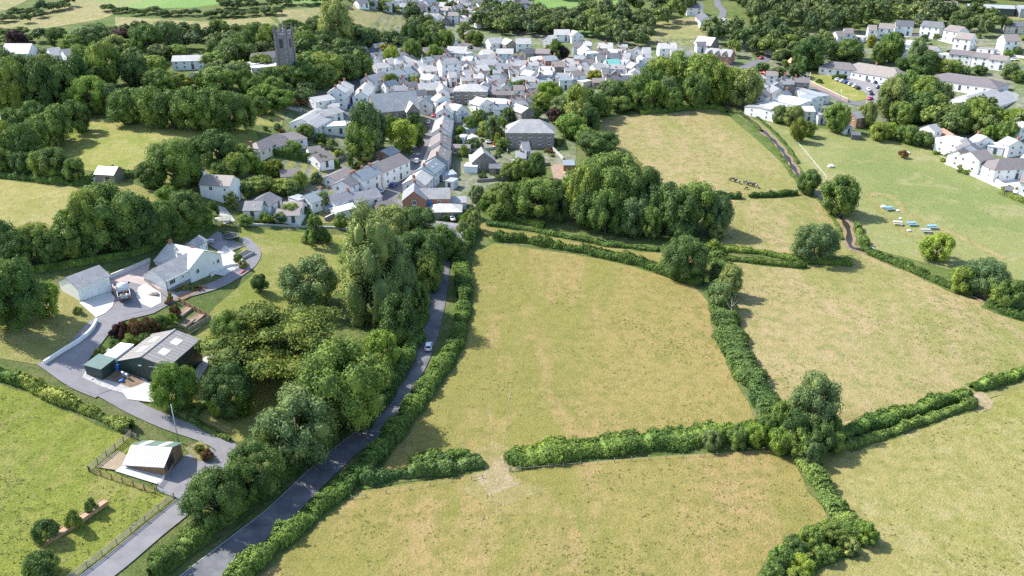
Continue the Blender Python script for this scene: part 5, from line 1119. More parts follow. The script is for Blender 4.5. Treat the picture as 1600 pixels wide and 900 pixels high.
# ------------------------------------------------------------------ fences, walls, poles
def fence(px, every, rails, h, pm, rm, label, post=.14, closed=False, first_tall=False, group=None, name='fence', rail_w=.14, gap=None):
    C = resample([at(*p).xy[:] for p in px], .25) if len(px) > 2 else None
    W = [at(*p).xy for p in px]; pts = []
    for a, b in zip(W[:-1], W[1:]):
        n = max(1, round((b - a).length / every)); pts += [a + (b - a) * i / n for i in range(n)]
    pts.append(W[-1]); z = [h1(p.x, p.y) for p in pts]
    t = empty(name, (pts[0].x, pts[0].y, z[0])); o = Vector(t.location)
    me = MB().box(-post / 2, post / 2, -post / 2, post / 2, -.3, h + .08).mesh('post', pm)
    rm_ = MB().box(0, 1, -.025, .025, -rail_w / 2, rail_w / 2).mesh('rail', rm)
    for i, (p, zz) in enumerate(zip(pts, z)):
        q = link('post', me, t); q.location = Vector((p.x, p.y, zz)) - o
        if i and first_tall is i: q.scale = (2, 2, 1.3)
    for i in range(len(pts) - 1):
        if gap and i in gap: continue
        a = Vector((*pts[i], z[i])); b = Vector((*pts[i + 1], z[i + 1])); d = b - a
        for k in range(rails):
            q = link('rail', rm_, t); q.location = a - o + Vector((0, 0, h * (k + .6) / rails)) ; q.scale = (d.length, 1, 1)
            q.rotation_euler = (0, -math.asin(d.z / d.length), math.atan2(d.y, d.x))
    tag(t, label, 'fence', group); return t
def wall(px, h, th, mat, label, name='garden_wall', cat='wall', cap=True, base=.5):
    C = resample([at(*p).xy[:] for p in px], 1.5); A, B = ribbon_pts(C, th); n = len(C); Z = H(C[:, 0], C[:, 1])
    V = []; 
    for Q, s in ((A, 0), (A, 1), (B, 1), (B, 0)): V += [(q[0], q[1], z + (h if s else -base)) for q, z in zip(Q, Z)]
    f = [(j * n + i, j * n + i + 1, (j + 1) * n + i + 1, (j + 1) * n + i) for j in range(3) for i in range(n - 1)] + [(0, n, 2 * n, 3 * n), (n - 1, 4 * n - 1, 3 * n - 1, 2 * n - 1)]
    m = MB(); m.add(V, f); t = empty(name, (0, 0, 0)); m.build('wall', mat, t)
    if cap:
        A, B = ribbon_pts(C, th + .12); V = []
        for Q, s in ((A, 0), (A, 1), (B, 1), (B, 0)): V += [(q[0], q[1], z + h + (.1 if s else .002)) for q, z in zip(Q, Z)]
        m = MB(); m.add(V, f); m.build('coping', CONC if mat is not WHITE else WHITE, t)
    return tag(t, label, cat)
fence([(272, 778), (248, 797), (205, 832), (160, 868), (112, 905), (70, 935)], 3.0, 4, 1.35, FENCEW, FENCEW, 'long pale post and rail fence between the meadow and driveway')
fence([(206, 680), (139, 737)], 2.6, 4, 1.4, POSTW, FENCEW, 'post and rail fence on the left side of the stable yard')
fence([(141, 738), (243, 771)], 2.4, 3, 1.35, POSTW, PANELW, 'dark post fence with brown rails along the front of the stable yard')
fence([(186, 672), (206, 680), (214, 686)], 2.4, 2, 1.2, FENCEW, FENCEW, 'short pale fence behind the stable')
fence([(246, 768), (272, 777)], 4.2, 4, 1.2, POSTW, STEEL, 'galvanised field gate between stable yard and driveway', name='field_gate', rail_w=.07)
fence([(248, 761), (267, 738), (270, 733)], 3.0, 4, 1.1, STEEL, STEEL, 'galvanised gate closing the concrete stable yard', name='yard_gate', rail_w=.07)
fence([(281, 473), (330, 500)], 1.8, 6, 1.5, POSTW, PANELW, 'close boarded timber fence at the top of the vegetable garden', rail_w=.26)
fence([(330, 500), (296, 521)], 1.8, 6, 1.5, FENCEW, FENCEW, 'grey boarded timber fence at the side of the vegetable garden', rail_w=.26)
fence([(549, 780), (572, 777)], 2.5, 1, 1.0, FENCEW, FENCEW, 'single rail fence at the left foot of the gateway hedge')
fence([(603, 771), (640, 765), (672, 759), (706, 753)], 4.6, 1, 1.0, FENCEW, FENCEW, 'row of wooden stakes in front of the gateway hedge', rail_w=.02)
fence([(737, 750), (754, 747)], 2.5, 1, 1.0, FENCEW, FENCEW, 'single rail fence at the left side of the gateway')
fence([(788, 722), (796, 737), (811, 735)], 2.0, 2, 1.1, FENCEW, FENCEW, 'pale wooden fence at the right side of the gateway')
fence([(811, 735), (880, 729), (960, 722), (1040, 716), (1120, 712)], 3.6, 1, 1.0, FENCEW, FENCEW, 'row of wooden stakes along the hedge right of the gateway', rail_w=.02)
fence([(1246, 224), (1262, 243), (1278, 262), (1292, 279)], 4.0, 1, .9, UPVC, UPVC, 'thin white rail fence running down the park by the stream', post=.12, rail_w=.12)
fence([(1345, 380), (1365, 390)], 3, 1, .9, UPVC, UPVC, 'short white rail by the stream bend', post=.12)
fence([(352, 430), (385, 414)], 1.6, 2, 1.1, UPVC, UPVC, 'white railing along the bungalow terrace', name='railing')
fence([(552, 243), (582, 248)], 2.0, 5, 1.7, PANELW, PANELW, 'brown panel fence behind the thatch brown roofed cottage', rail_w=.3)
fence([(500, 268), (552, 240)], 2.0, 5, 1.7, FENCEW, FENCEW, 'grey panel fence along the cottage garden', rail_w=.3)
wall([(70, 570), (85, 560), (102, 549), (120, 538), (136, 526), (147, 514), (152, 503)], 1.0, .35, WHITE, 'curved white retaining wall along the driveway')
wall([(170, 436), (190, 428), (212, 419), (235, 409)], 1.1, .35, CONC, 'pale wall behind the pink paved court')
wall([(226, 438), (244, 452), (262, 466)], .5, .3, STONE, 'low stone wall below the bungalow gable', cap=False)
wall([(372, 352), (420, 352), (470, 355), (520, 356), (556, 362)], .5, .6, GRAVEL, 'low grey garden wall along the top of the lawn', cap=False)
wall([(508, 345), (530, 336), (560, 338), (600, 338)], 1.2, .4, DSTONE, 'stone garden wall below the cottages')
wall([(440, 245), (475, 251), (500, 262)], .8, .3, DSTONE, 'stone wall below the clipped hedge', cap=False)
wall([(1250, 122), (1275, 136), (1300, 148), (1325, 160)], 1.6, .5, simple('pink_stone', (.33, .23, .20), .9, .3, 2), 'long pinkish stone wall below the surgery lawn')
wall([(1470, 250), (1510, 262), (1550, 282), (1575, 297)], 1.4, .3, CONC, 'pale garden wall along the top edge of the park')
wall([(400, 158), (440, 168), (472, 176)], 1.2, .4, GRAVEL, 'pale wall beside the wooded road by the white hall')
wall([(330, 432), (352, 418), (382, 414)], .8, .3, WHITE, 'low white wall under the bungalow terrace', cap=False)
wall([(393, 392), (402, 398), (400, 412), (382, 424)], .12, .3, CONC, 'pale kerb round the bend of the garden path', 'kerb', 'kerb', False)
def pole(px, py, top, label, r=.13, arm=True, mat=None):
    b = at(px, py); lo, hi = 1, 40
    for _ in range(20):
        m = (lo + hi) / 2
        if proj(b + Vector((0, 0, m)))[1] > top: lo = m
        else: hi = m
    t = empty('utility_pole', b); MB().tube([(0, 0, -1), (0, 0, lo)], [r, r * .7], 8).build('pole', mat or FENCEW, t, True)
    if arm:
        MB().box(-.8, .8, -.06, .06, lo - .5, lo - .38).build('crossarm', POSTW, t)
        for x in (-.7, .7): MB().tube([(x, 0, lo - .38), (x, 0, lo - .2)], [.05, .04], 6).build('insulator', UPVC, t)
    tag(t, label, 'pole'); return t
pole(170, 391, 355, 'wooden utility pole in front of the tree belt behind the bungalow')
pole(279, 690, 632, 'tall grey pole beside the driveway above the stable', arm=False, mat=STEEL)
pole(399, 340, 319, 'street lamp pole beside the grey roofed bungalow', arm=False, mat=UPVC)
pole(738, 330, 300, 'wooden utility pole in the gardens right of the brick house', arm=False)
pole(630, 280, 252, 'utility pole outside the white cottages', arm=False)
pole(974, 80, 60, 'utility pole in front of the dark trees north east of the village', arm=False)
pole(1016, 96, 70, 'pole among the houses below the sloping paddock', arm=False)
pole(857, 44 + 50, 74, 'pole in the middle of the village', arm=False)
pole(568, 285, 262, 'pole behind the dark slate cottage', arm=False)
pole(513, 312, 285, 'pole left of the dark slate cottage', arm=False)
pole(1264, 130, 113, 'lamp post on the surgery bank', arm=False, mat=STEEL)
pole(1312, 158, 140, 'lamp post by the surgery pavement', arm=False, mat=STEEL)
pole(1306, 130 - 58, 50, 'pole left of the white estate', arm=False)
pole(693, 100 - 8, 72, 'road sign pole at the village junction', arm=False)

# ------------------------------------------------------------------ vehicles
def paint(name, c, metal=.0): return simple(name, c, .3, .04, .5, metal=metal)
PAINT = {'white': paint('white_paint', (.75, .75, .75)), 'silver': paint('silver_paint', (.5, .51, .53), .3), 'black': paint('black_paint', (.02, .02, .025)), 'blue': paint('blue_car_paint', (.03, .10, .35)),
         'red': paint('red_paint', (.5, .03, .04)), 'grey': paint('grey_paint', (.16, .17, .19)), 'dark blue': paint('navy_paint', (.03, .05, .13)), 'pink': paint('crimson_paint', (.6, .08, .16))}
LAMPM = simple('lamp_glass', (.8, .8, .75), .1, .02, 1); RLAMP = simple('rear_lamp', (.45, .02, .02), .2, .02, 1)
CARM = {}
def bev(mb, name, mat, r=.09, seg=2):
    m = mb.mesh(name, mat); bm = bmesh.new(); bm.from_mesh(m); bmesh.ops.recalc_face_normals(bm, faces=bm.faces)
    bmesh.ops.bevel(bm, geom=[e for e in bm.edges if e.calc_face_angle(0) > .5], offset=r, segments=seg, affect='EDGES'); bm.to_mesh(m); bm.free()
    m.polygons.foreach_set('use_smooth', [True] * len(m.polygons)); return m
def car_parts():
    b = MB().prism([(-2.08, .28), (-2.1, .62), (-1.95, .92), (-.95, .99), (1.55, 1.0), (2.02, .93), (2.1, .6), (2.06, .28)], -.86, .86)
    CARM['body'] = bev(b, 'body', PAINT['white'])
    g = MB(); lo = [(-1.15, -.8), (1.75, -.8), (1.75, .8), (-1.15, .8)]; hi = [(-.35, -.62), (1.2, -.62), (1.2, .62), (-.35, .62)]
    g.add([(x, y, .96) for x, y in lo] + [(x, y, 1.4) for x, y in hi], [(0, 3, 2, 1), (4, 5, 6, 7), (0, 1, 5, 4), (1, 2, 6, 5), (2, 3, 7, 6), (3, 0, 4, 7)])
    CARM['glass'] = bev(g, 'windows', CARGL, .05, 1)
    r = MB(); r.box(-.45, 1.28, -.65, .65, 1.385, 1.46)
    for sx0, sx1 in ((-1.15, -.4), (1.75, 1.22)):
        for y in (-1, 1): r.bar((sx0, y * .8, .98), (sx1, y * .63, 1.41), .09)
    CARM['roof'] = r.mesh('roof', PAINT['white'])
    w = MB().tube([(0, -.1, 0), (0, .1, 0)], [.32, .32], 12); CARM['wheel'] = w.mesh('wheel', TYRE, True)
    CARM['hub'] = MB().tube([(0, -.115, 0), (0, .115, 0)], [.19, .19], 8).mesh('rim', STEEL)
    CARM['lamp'] = MB().box(-.05, .05, -.18, .18, -.08, .08).mesh('headlight', LAMPM); CARM['rear'] = MB().box(-.05, .05, -.13, .13, -.12, .12).mesh('tail_light', RLAMP)
car_parts()
def part(name, mesh, parent, loc=(0, 0, 0), mat=None, rz=0):
    o = link(name, mesh, parent); o.location = loc; o.rotation_euler = (0, 0, rz)
    if mat: o.material_slots[0].link = 'OBJECT'; o.material_slots[0].material = mat
    return o
def car(px, py, hx, hy, col, label, group=None, sc=1.0, near=False):
    """px,py the middle of the car on the ground; it points towards hx,hy"""
    p = at(px, py); q = at(hx, hy); rz = math.atan2(q.y - p.y, q.x - p.x) + math.pi
    t = empty('parked_car' if group or not near else 'car', (p.x, p.y, p.z + .13), rz); t.scale = (sc,) * 3
    # follow the slope of the ground
    part('body', CARM['body'], t, mat=PAINT[col]); part('windows', CARM['glass'], t); part('roof', CARM['roof'], t, mat=PAINT[col])
    for x in (-1.32, 1.32):
        for y in (-.8, .8):
            wv = part('wheel', CARM['wheel'], t, (x, y, .32))
            if near: part('rim', CARM['hub'], wv)
    if near:
        for y in (-.6, .6): part('headlight', CARM['lamp'], t, (-2.06, y, .72)); part('tail_light', CARM['rear'], t, (2.06, y, .76))
    tag(t, label, 'car', group); return t
car(670, 545, 674, 520, 'white', 'white car driving down the lane between the hedges', near=True, sc=1.06)
car(615, 291, 622, 285, 'blue', 'blue car parked outside the white cottages at the street foot', near=True)
car(597, 300, 603, 290, 'white', 'white car parked at the corner of the white cottages', near=True)
car(651, 254, 650, 262, 'white', 'white van like car parked low in the village street')
car(678, 182, 672, 192, 'pink', 'pinkish red car in the narrow street beside the chapel')
G1 = 'cars parked down the village street'
for (x, y, c, n) in ((669, 193, 'silver', 'highest'), (667, 201, 'black', 'second from top'), (663, 206, 'grey', 'third from top'), (660, 213, 'black', 'fourth from top'), (654, 222, 'grey', 'lowest')):
    car(x, y, x - 5, y + 9, c, f'{c} car parked on the left of the village street, {n}', G1)
car(773, 230, 774, 238, 'red', 'red car parked in the yard behind the terrace')
car(766, 224, 775, 224, 'white', 'white car behind the red car in the terrace yard')
G2 = 'cars in the surgery car park'
for i, (x, y, c) in enumerate(((1308, 126, 'white'), (1315, 128, 'white'), (1321, 130, 'blue'), (1328, 133, 'silver'), (1335, 136, 'white'), (1340, 139, 'black'))):
    car(x, y, x + 6, y - 4, c, f'{c} car in the left hand row of the surgery car park, {ORD[i]}', G2)
for i, (x, y, c) in enumerate(((1331, 120, 'silver'), (1340, 122, 'silver'), (1349, 124, 'dark blue'), (1358, 127, 'grey'), (1368, 130, 'dark blue'), (1372, 138, 'dark blue'), (1378, 134, 'silver'))):
    car(x, y, x + 5, y - 5, c, f'{c} car in the row against the surgery wall, {ORD[i]}', G2)
car(1357, 142, 1361, 149, 'white', 'white car leaving the surgery car park'); car(1361, 148, 1362, 156, 'black', 'black car behind the red one at the car park mouth'); car(1359, 156, 1352, 160, 'pink', 'crimson car at the mouth of the surgery car park')
G3 = 'cars in the village car park'
for i, (x, y, c) in enumerate(((609, 69, 'white'), (615, 69, 'white'), (621, 69, 'blue'), (626, 69, 'white'), (634, 69, 'silver'), (640, 69, 'silver'), (658, 68, 'black'))):
    car(x, y, x, y + 5, c, f'{c} car in the car park at the wood edge, {ORD[i]}', G3)
car(708, 62, 703, 56, 'black', 'black car on the hill road above the village'); car(716, 67, 708, 63, 'grey', 'grey car at the bend of the hill road'); car(735, 76, 727, 71, 'black', 'black car parked at the village junction')
car(1189, 92, 1183, 98, 'pink', 'crimson car on the road beyond the brick almshouses'); car(1194, 116, 1200, 118, 'red', 'red car on the surgery road'); car(1225, 128, 1232, 130, 'silver', 'silver car parked at the end of the workshops')
car(1500, 70, 1506, 72, 'dark blue', 'navy car parked between the white estate and long row'); car(1484, 82, 1478, 80, 'black', 'black car parked left of the long row'); car(1585, 95, 1592, 95, 'white', 'white car parked at the right end of the long row')
car(406, 157, 412, 158, 'silver', 'silver car on the wooded road left of the white hall'); car(548, 168, 552, 160, 'blue', 'blue car in the side street beside the white hall')
car(673, 340, 675, 330, 'white', 'white car in the yard below the brick house'); car(706, 344, 712, 350, 'white', 'white van beside the long low barn')
car(500, 283, 508, 280, 'silver', 'silver car under a cover in the cottage garden'); car(1445, 122, 1452, 123, 'black', 'black car behind the surgery')
# white pickup with an open bed by the garage
def pickup():
    p = at(194, 462); q = at(190, 442); rz = math.atan2(q.y - p.y, q.x - p.x) + math.pi
    t = empty('pickup_truck', (p.x, p.y, p.z + .15), rz); s = 19 / ppm(p) / 2.05; t.scale = (s,) * 3
    W_ = PAINT['white']
    link('cab', bev(MB().prism([(-2.6, .4), (-2.65, .95), (-2.45, 1.15), (-1.9, 1.22), (-1.35, 1.85), (-.2, 1.9), (-.1, .4)], -.95, .95), 'cab', W_), t)
    link('chassis', MB().box(-2.4, 2.6, -.8, .8, .35, .6).mesh('chassis', BLACKM), t)
    wsn = MB().add([(-1.93, -.8, 1.24), (-1.93, .8, 1.24), (-1.40, .72, 1.83), (-1.40, -.72, 1.83), (-1.85, -.8, 1.22), (-1.85, .8, 1.22), (-1.3, .72, 1.8), (-1.3, -.72, 1.8)], [(0, 1, 2, 3), (7, 6, 5, 4), (0, 4, 5, 1), (1, 5, 6, 2), (2, 6, 7, 3), (3, 7, 4, 0)])
    ws_ = wsn.build('windscreen', CARGL, t); ws_.location = (-.04, 0, .03)
    for y in (-1, 1):
        MB().box(-1.3, -.35, min(y * .93, y * .97), max(y * .93, y * .97), 1.2, 1.7).build('side_window', CARGL, t)
        m = MB().box(-.09, .03, min(y * .98, y * 1.28), max(y * .98, y * 1.28), 1.15, 1.45).build('wing_mirror', BLACKM, t); m.location = (-1.75, 0, .1)
        MB().box(-.05, 2.7, min(y * .92, y * .98), max(y * .92, y * .98), .6, 1.15).build('bed_side', W_, t)
    MB().box(-.05, 2.7, -.9, .9, .58, .66).build('bed_floor', BLACKM, t); MB().box(2.68, 2.76, -.95, .95, .55, 1.1).build('tailgate', GREYW, t)
    MB().box(-.06, .0, -.9, .9, .6, 1.25).build('headboard', W_, t); MB().box(2.76, 2.9, -.9, .9, .38, .52).build('bumper', BLACKM, t)
    for x in (-1.75, 1.75):
        for y in (-.85, .85):
            wv = part('wheel', CARM['wheel'], t, (x, y, .34)); part('rim', CARM['hub'], wv)
    for y in (-.72, .72): part('headlight', CARM['lamp'], t, (-2.66, y, .85)); part('tail_light', CARM['rear'], t, (2.78, y, .8))
    tag(t, 'white pickup truck with an open loaded bed parked by the garage', 'pickup truck')
    for i, (x, y, m, nm, lb, cc) in enumerate(((.7, .3, TIMBER, 'crate', 'brown wooden crate in the pickup bed', 'crate'), (1.6, -.35, STONE, 'sack', 'stone coloured sack in the pickup bed', 'sack'), (1.9, .4, UPVC, 'bucket', 'white bucket in the pickup bed', 'bucket'))):
        v = Matrix.Rotation(rz, 4, 'Z') @ Vector((x * s, y * s, .66 * s)); 
        if nm == 'bucket': o = MB().tube([(0, 0, 0), (0, 0, .5)], [.2, .26], 10).build(nm, m, None)
        elif nm == 'sack': o = link(nm, bev(MB().box(-.5, .5, -.35, .35, 0, .35), nm, m, .15, 2))
        else:
            o = MB().box(-.5, .5, -.4, .4, 0, .05).box(-.5, .5, -.4, -.35, .05, .5).box(-.5, .5, .35, .4, .05, .5).box(-.5, -.45, -.35, .35, .05, .5).box(.45, .5, -.35, .35, .05, .5).build(nm, m, None)
        o.location = Vector(t.location) + v; o.rotation_euler = (0, 0, rz + .2 * i); tag(o, lb, cc)
pickup()

# ------------------------------------------------------------------ animals
def cow(px, py, hx, hy, white, label, down=True, sc=1.3):
    p = at(px, py); q = at(hx, hy); rz = math.atan2(q.y - p.y, q.x - p.x)
    V = [(0, 0, 1.05), (.45, 0, 1.08), (-.45, 0, 1.08), (-.85, 0, 1.1), (.8, 0, 1.1)]
    E = [(0, 1), (0, 2), (2, 3), (1, 4)]; R = [.34, .33, .34, .24, .26]
    hd = [(1.15, 0, .95), (1.4, 0, .45), (1.62, 0, .2)] if down else [(1.15, 0, 1.35), (1.4, 0, 1.5), (1.7, 0, 1.35)]
    V += hd; E += [(4, 5), (5, 6), (6, 7)]; R += [.19, .15, .09]
    for sx, y in ((.72, .2), (.72, -.2)):
        k = len(V); V += [(sx, y, .85), (sx + .03, y, .45), (sx, y, .04)]; E += [(4, k), (k, k + 1), (k + 1, k + 2)]; R += [.13, .075, .06]
    for sx, y in ((-.78, .2), (-.78, -.2)):
        k = len(V); V += [(sx + .08, y, .8), (sx - .1, y, .48), (sx - .04, y, .04)]; E += [(3, k), (k, k + 1), (k + 1, k + 2)]; R += [.17, .08, .06]
    k = len(V); V += [(-1.08, 0, 1.05), (-1.15, 0, .5)]; E += [(3, k), (k, k + 1)]; R += [.05, .04]
    m = bpy.data.meshes.new('body'); m.from_pydata(V, E, []); o = bpy.data.objects.new('body', m); COL.objects.link(o)
    md = o.modifiers.new('s', 'SKIN'); o.modifiers.new('u', 'SUBSURF').levels = 1
    for i, r in enumerate(R): m.skin_vertices[0].data[i].radius = (r, r * (.85 if i > 4 else 1))
    m.skin_vertices[0].data[0].use_root = True
    dg = bpy.context.evaluated_depsgraph_get(); me = bpy.data.meshes.new_from_object(o.evaluated_get(dg)); bpy.data.objects.remove(o)
    mt, tt, b = nodes('hide'); n = noise(tt, 1.1, 1, coordn(tt)); 
    c = ramp(tt, n.outputs[0], [(.56 - white, (.02, .018, .018)), (.58 - white, (.5, .48, .45))] if white > 0 else [(0, (.02, .018, .018)), (1, (.05, .04, .035))]).outputs[0]
    tt.links.new(c, b.inputs['Base Color']); me.materials.clear(); me.materials.append(mt)
    t = empty('cow', p, rz); t.scale = (sc,) * 3; link('body', me, t)
    for y in (-.13, .13): e = MB().add([(0, 0, 0), (.03, y, .02), (.02, y * 1.7, -.02), (-.05, y, -.05)], [(0, 1, 2, 3), (3, 2, 1, 0)][:1]).build('ear', mt, t); e.location = (hd[1][0], y * .8, hd[1][2] + .1)
    tag(t, label, 'cow'); return t
cow(1145, 284, 1138, 282, -1, 'black cow grazing at the far left of the pair near the gap')
cow(1151, 286, 1158, 289, .03, 'black and white cow following, left of the white headed one')
cow(1166, 289, 1160, 286, .06, 'large black and white cow standing above the hedge gap')
cow(1172, 291, 1178, 293, -1, 'black cow behind the large black and white one')
cow(1180, 292, 1186, 297, .02, 'rightmost dark cow grazing towards the hedge')
cow(1166, 296, 1160, 298, -1, 'dark calf lying closest to the hedge gap', sc=.8)

# ------------------------------------------------------------------ garden, yard and park things
def bx_thing(name, px, py, size, mat, label, cat, rz=0.0, bevel=.05, lid=None, z=0):
    p = at(px, py); t = empty(name, (p.x, p.y, p.z + z), rz); a, b, c = size
    link('box', bev(MB().box(-a / 2, a / 2, -b / 2, b / 2, 0, c), 'box', mat, bevel, 1), t)
    if lid: link('lid', bev(MB().box(-a / 2 - .04, a / 2 + .04, -b / 2 - .04, b / 2 + .04, c + .003, c + .1), 'lid', lid, .03, 1), t)
    return tag(t, label, cat)
for i, (x, y) in enumerate(((184, 578), (189, 575))): bx_thing('wheeled_bin', x, y, (1.0, 1.1, 1.4), BLUEP, ('left' if i == 0 else 'right') + ' blue wheeled bin of the pair beside the green shed', 'bin', br, lid=BLUEP)
bx_thing('storage_cube', 179, 577, (.9, 1.0, 1.3), UPVC, 'white storage box left of the blue bins', 'box', br)
bx_thing('blue_tub', 190, 597, (.9, .9, .7), BLUEP, 'blue plastic tub on the bare earth before the barn', 'tub', .4)
bx_thing('metal_cabinet', 193, 589, (1.1, .5, 1.5), STEEL, 'left pale metal cabinet leaning on the barn front', 'cabinet', br + 1.2)
bx_thing('metal_cabinet', 199, 592, (1.1, .5, 1.5), STEEL, 'right pale metal cabinet leaning on the barn front', 'cabinet', br + 1.2)
bx_thing('skip_lid', 142, 593, (1.0, .7, .25), CONC, 'small pale slab lying on the gravel below the green shed', 'slab', .4)
bx_thing('sleeper', 235, 615 - 145, (.1, .1, .1), CONC, 'small pale drain cover on the turning circle', 'drain cover', 0)
def trough(px, py, w, d, rz, label, soil=EARTH, h=.5, mat=STONE):
    p = at(px, py); t = empty('planter', p, rz)
    for a in ((-w / 2, w / 2, -d / 2, -d / 2 + .15), (-w / 2, w / 2, d / 2 - .15, d / 2), (-w / 2, -w / 2 + .15, -d / 2 + .15, d / 2 - .15), (w / 2 - .15, w / 2, -d / 2 + .15, d / 2 - .15)):
        MB().box(*a, -.3, h).build('side', mat, t)
    MB().box(-w / 2 + .15, w / 2 - .15, -d / 2 + .15, d / 2 - .15, -.2, h - .12).build('soil', soil, t)
    return tag(t, label, 'planter')
ga = math.atan2(*(at(303, 391) - at(237, 416)).yx)
trough(240, 461, 2.4, 1.4, ga - .9, 'stone planter box on the white paved circle')
trough(287, 490 - 3, 5.5, 2.4, br + .0, 'long raised vegetable bed by the brown fence', h=.3, mat=FENCEW)
trough(308, 497, 5.0, 2.2, br, 'raised vegetable bed in the corner of the fences', h=.3, mat=FENCEW)
trough(292, 505, 5.0, 2.0, br, 'raised vegetable bed nearest the barn', h=.3, mat=FENCEW)
trough(383, 398, 5.5, 3.2, ga + .1, 'sunken square garden pond with grey rim', soil=BLACKM, h=.5, mat=GRAVEL)
t = trough(105, 826, 17, 1.7, math.atan2(*(at(158, 795) - at(53, 858)).yx), 'long timber edged bed of bark in the green meadow', soil=simple('bark_mulch', (.42, .28, .18), .95, .35, 2, .8), h=.5, mat=PANELW)
T(75, 808, 852, 42, 'd', 'dark bush growing in the left end of the timber bed', shape='bush'); T(118, 795, 832, 26, 'r', 'small bush in the middle of the timber bed', shape='bush'); T(145, 776, 806, 22, 'r', 'spindly bush at the right end of the timber bed', shape='bush')
T(68, 855, 915, 62, 'd', 'dark round bush at the bottom left corner', shape='bush')
for i, (x, tp, bt, w_, k) in enumerate(((191, 500, 532, 28, 'p'), (215, 495, 532, 34, 'o'), (236, 492, 530, 36, 'o'), (252, 490, 520, 28, 'r'), (205, 520, 548, 26, 'r'), (226, 518, 545, 30, 'd'), (180, 528, 546, 18, 'r'), (155, 543, 560, 16, 'y'), (163, 546, 562, 14, 'y'), (268, 486, 512, 24, 'l'), (178, 512, 530, 16, 'p'), (275, 475, 500, 20, 'o'))):
    T(x, tp, bt, w_, k, '{k} in the barn border, ' + ['leftmost at the back', 'second from the left at the back', 'third from the left at the back', 'fourth at the back', 'middle of the front', 'right of the front', 'left of the front', 'lowest beside the summerhouse', 'beside the summerhouse wall', 'near the vegetable beds', 'beside the driveway bend', 'nearest the timber fence'][i], 'shrubs in the barn border', shape='bush')
for x, tp, bt, w_, k, lb in ((267, 454, 472, 10, 'y', 'yellow topiary bush at the bungalow corner'), (290, 445, 455, 11, 'y', 'small yellow ball bush in the bungalow border'), (262, 468, 476, 12, 'o', 'low rust bush at the foot of the yellow topiary'), (380, 404, 420, 14, 'y', 'yellow bush at the terrace end'), (372, 396, 412, 16, 'd', 'dark ball bush at the terrace end'), (320, 381, 391, 9, 'd', 'dark ball bush behind the bungalow wing'), (310, 445, 455, 14, 'o', 'rust coloured low plant under the bungalow wall'), (300, 447, 455, 10, 'r', 'low green plant under the bungalow wall'), (170, 422, 440, 14, 'r', 'small bush between garage and wall'), (122, 478, 492, 16, 'r', 'low bush on the bank below the garage'), (325, 700, 722, 26, 'o', 'low rusty bush beside the driveway loop'), (312, 694, 710, 20, 'y', 'low yellow bush beside the driveway loop')):
    T(x, tp, bt, w_, k, lb, shape='ball' if 'ball' in lb else 'bush')
# trampoline with net
p = at(361, 372); t = empty('trampoline', p); rr = 13 / ppm(p) * .95
MB().tube([(0, 0, .85), (0, 0, .9)], [rr * .9] * 2, 24).build('mat', BLACKM, t)
m = MB(); n = 24
m.add([(rr * k * math.cos(a * math.tau / n), rr * k * math.sin(a * math.tau / n), z) for k, z in ((.9, .95), (1.0, .95), (1.0, .85), (.9, .85)) for a in range(n)], [(j * n + a, j * n + (a + 1) % n, ((j + 1) % 4) * n + (a + 1) % n, ((j + 1) % 4) * n + a) for j in range(4) for a in range(n)]).build('pad', GREYW, t)
for a in range(6):
    c, s = math.cos(a * math.tau / 6), math.sin(a * math.tau / 6); MB().tube([(rr * c, rr * s, 0), (rr * c, rr * s, 2.9)], [.05, .05], 6).build('leg', BLACKM, t)
m = MB()
for a in range(72): c, s = math.cos(a * math.tau / 72) * rr, math.sin(a * math.tau / 72) * rr; m.bar((c, s, .95), (c, s, 2.8), .018)
for z in np.arange(1.1, 2.85, .2): m.tube([(rr * math.cos(a * math.tau / 24), rr * math.sin(a * math.tau / 24), z) for a in range(25)], [.012] * 25, 3, False)
nt_ = m.build('net', BLACKM, t); nt_['kind'] = 'stuff'; tag(t, 'round black netted trampoline beside the patio', 'trampoline')
# garden shelter, patio set, awning
p = at(350, 352); t = empty('garden_shelter', p, .25)
for x in (-2.2, 2.2):
    for y in (-1.6, 1.6): MB().box(x - .08, x + .08, y - .08, y + .08, 0, 2.3).build('post', POSTW, t)
link('roof', MB().add([(-2.6, -2, 2.3), (2.6, -2, 2.3), (2.6, 2, 2.3), (-2.6, 2, 2.3), (-.8, 0, 3.1), (.8, 0, 3.1)], [(0, 3, 2, 1), (0, 1, 5, 4), (1, 2, 5), (2, 3, 4, 5), (3, 0, 4)]).mesh('roof', simple('moss_felt', (.30, .31, .22), .9, .25, 1)), t); tag(t, 'open garden shelter with mossy pale roof behind the trampoline', 'shelter')
def table_set(name, px, py, rz, top, bench, label, cat, s=1.0, group=None):
    p = at(px, py); t = empty(name, p, rz); t.scale = (s,) * 3
    for k in range(4): MB().box(-.9, .9, -.38 + k * .2, -.2 + k * .2, .7, .75).build('top_board', top, t)
    for y in (-.75, .75): MB().box(-.9, .9, y - .14, y + .14, .42, .47).build('bench', bench, t)
    for x in (-.7, .7):
        MB().bar((x, -.3, .7), (x, -.62, 0), .07).build('leg', bench, t); MB().bar((x, .3, .7), (x, .62, 0), .07).build('leg', bench, t); MB().box(x - .03, x + .03, -.85, .85, .34, .42).build('brace', bench, t)
    return tag(t, label, cat, group)
table_set('picnic_table', 328, 379, .3, UPVC, UPVC, 'white garden table and benches on the patio', 'picnic table', 1.3)
SKYB = simple('sky_blue_board', (.20, .38, .52), .5, .1, 2)
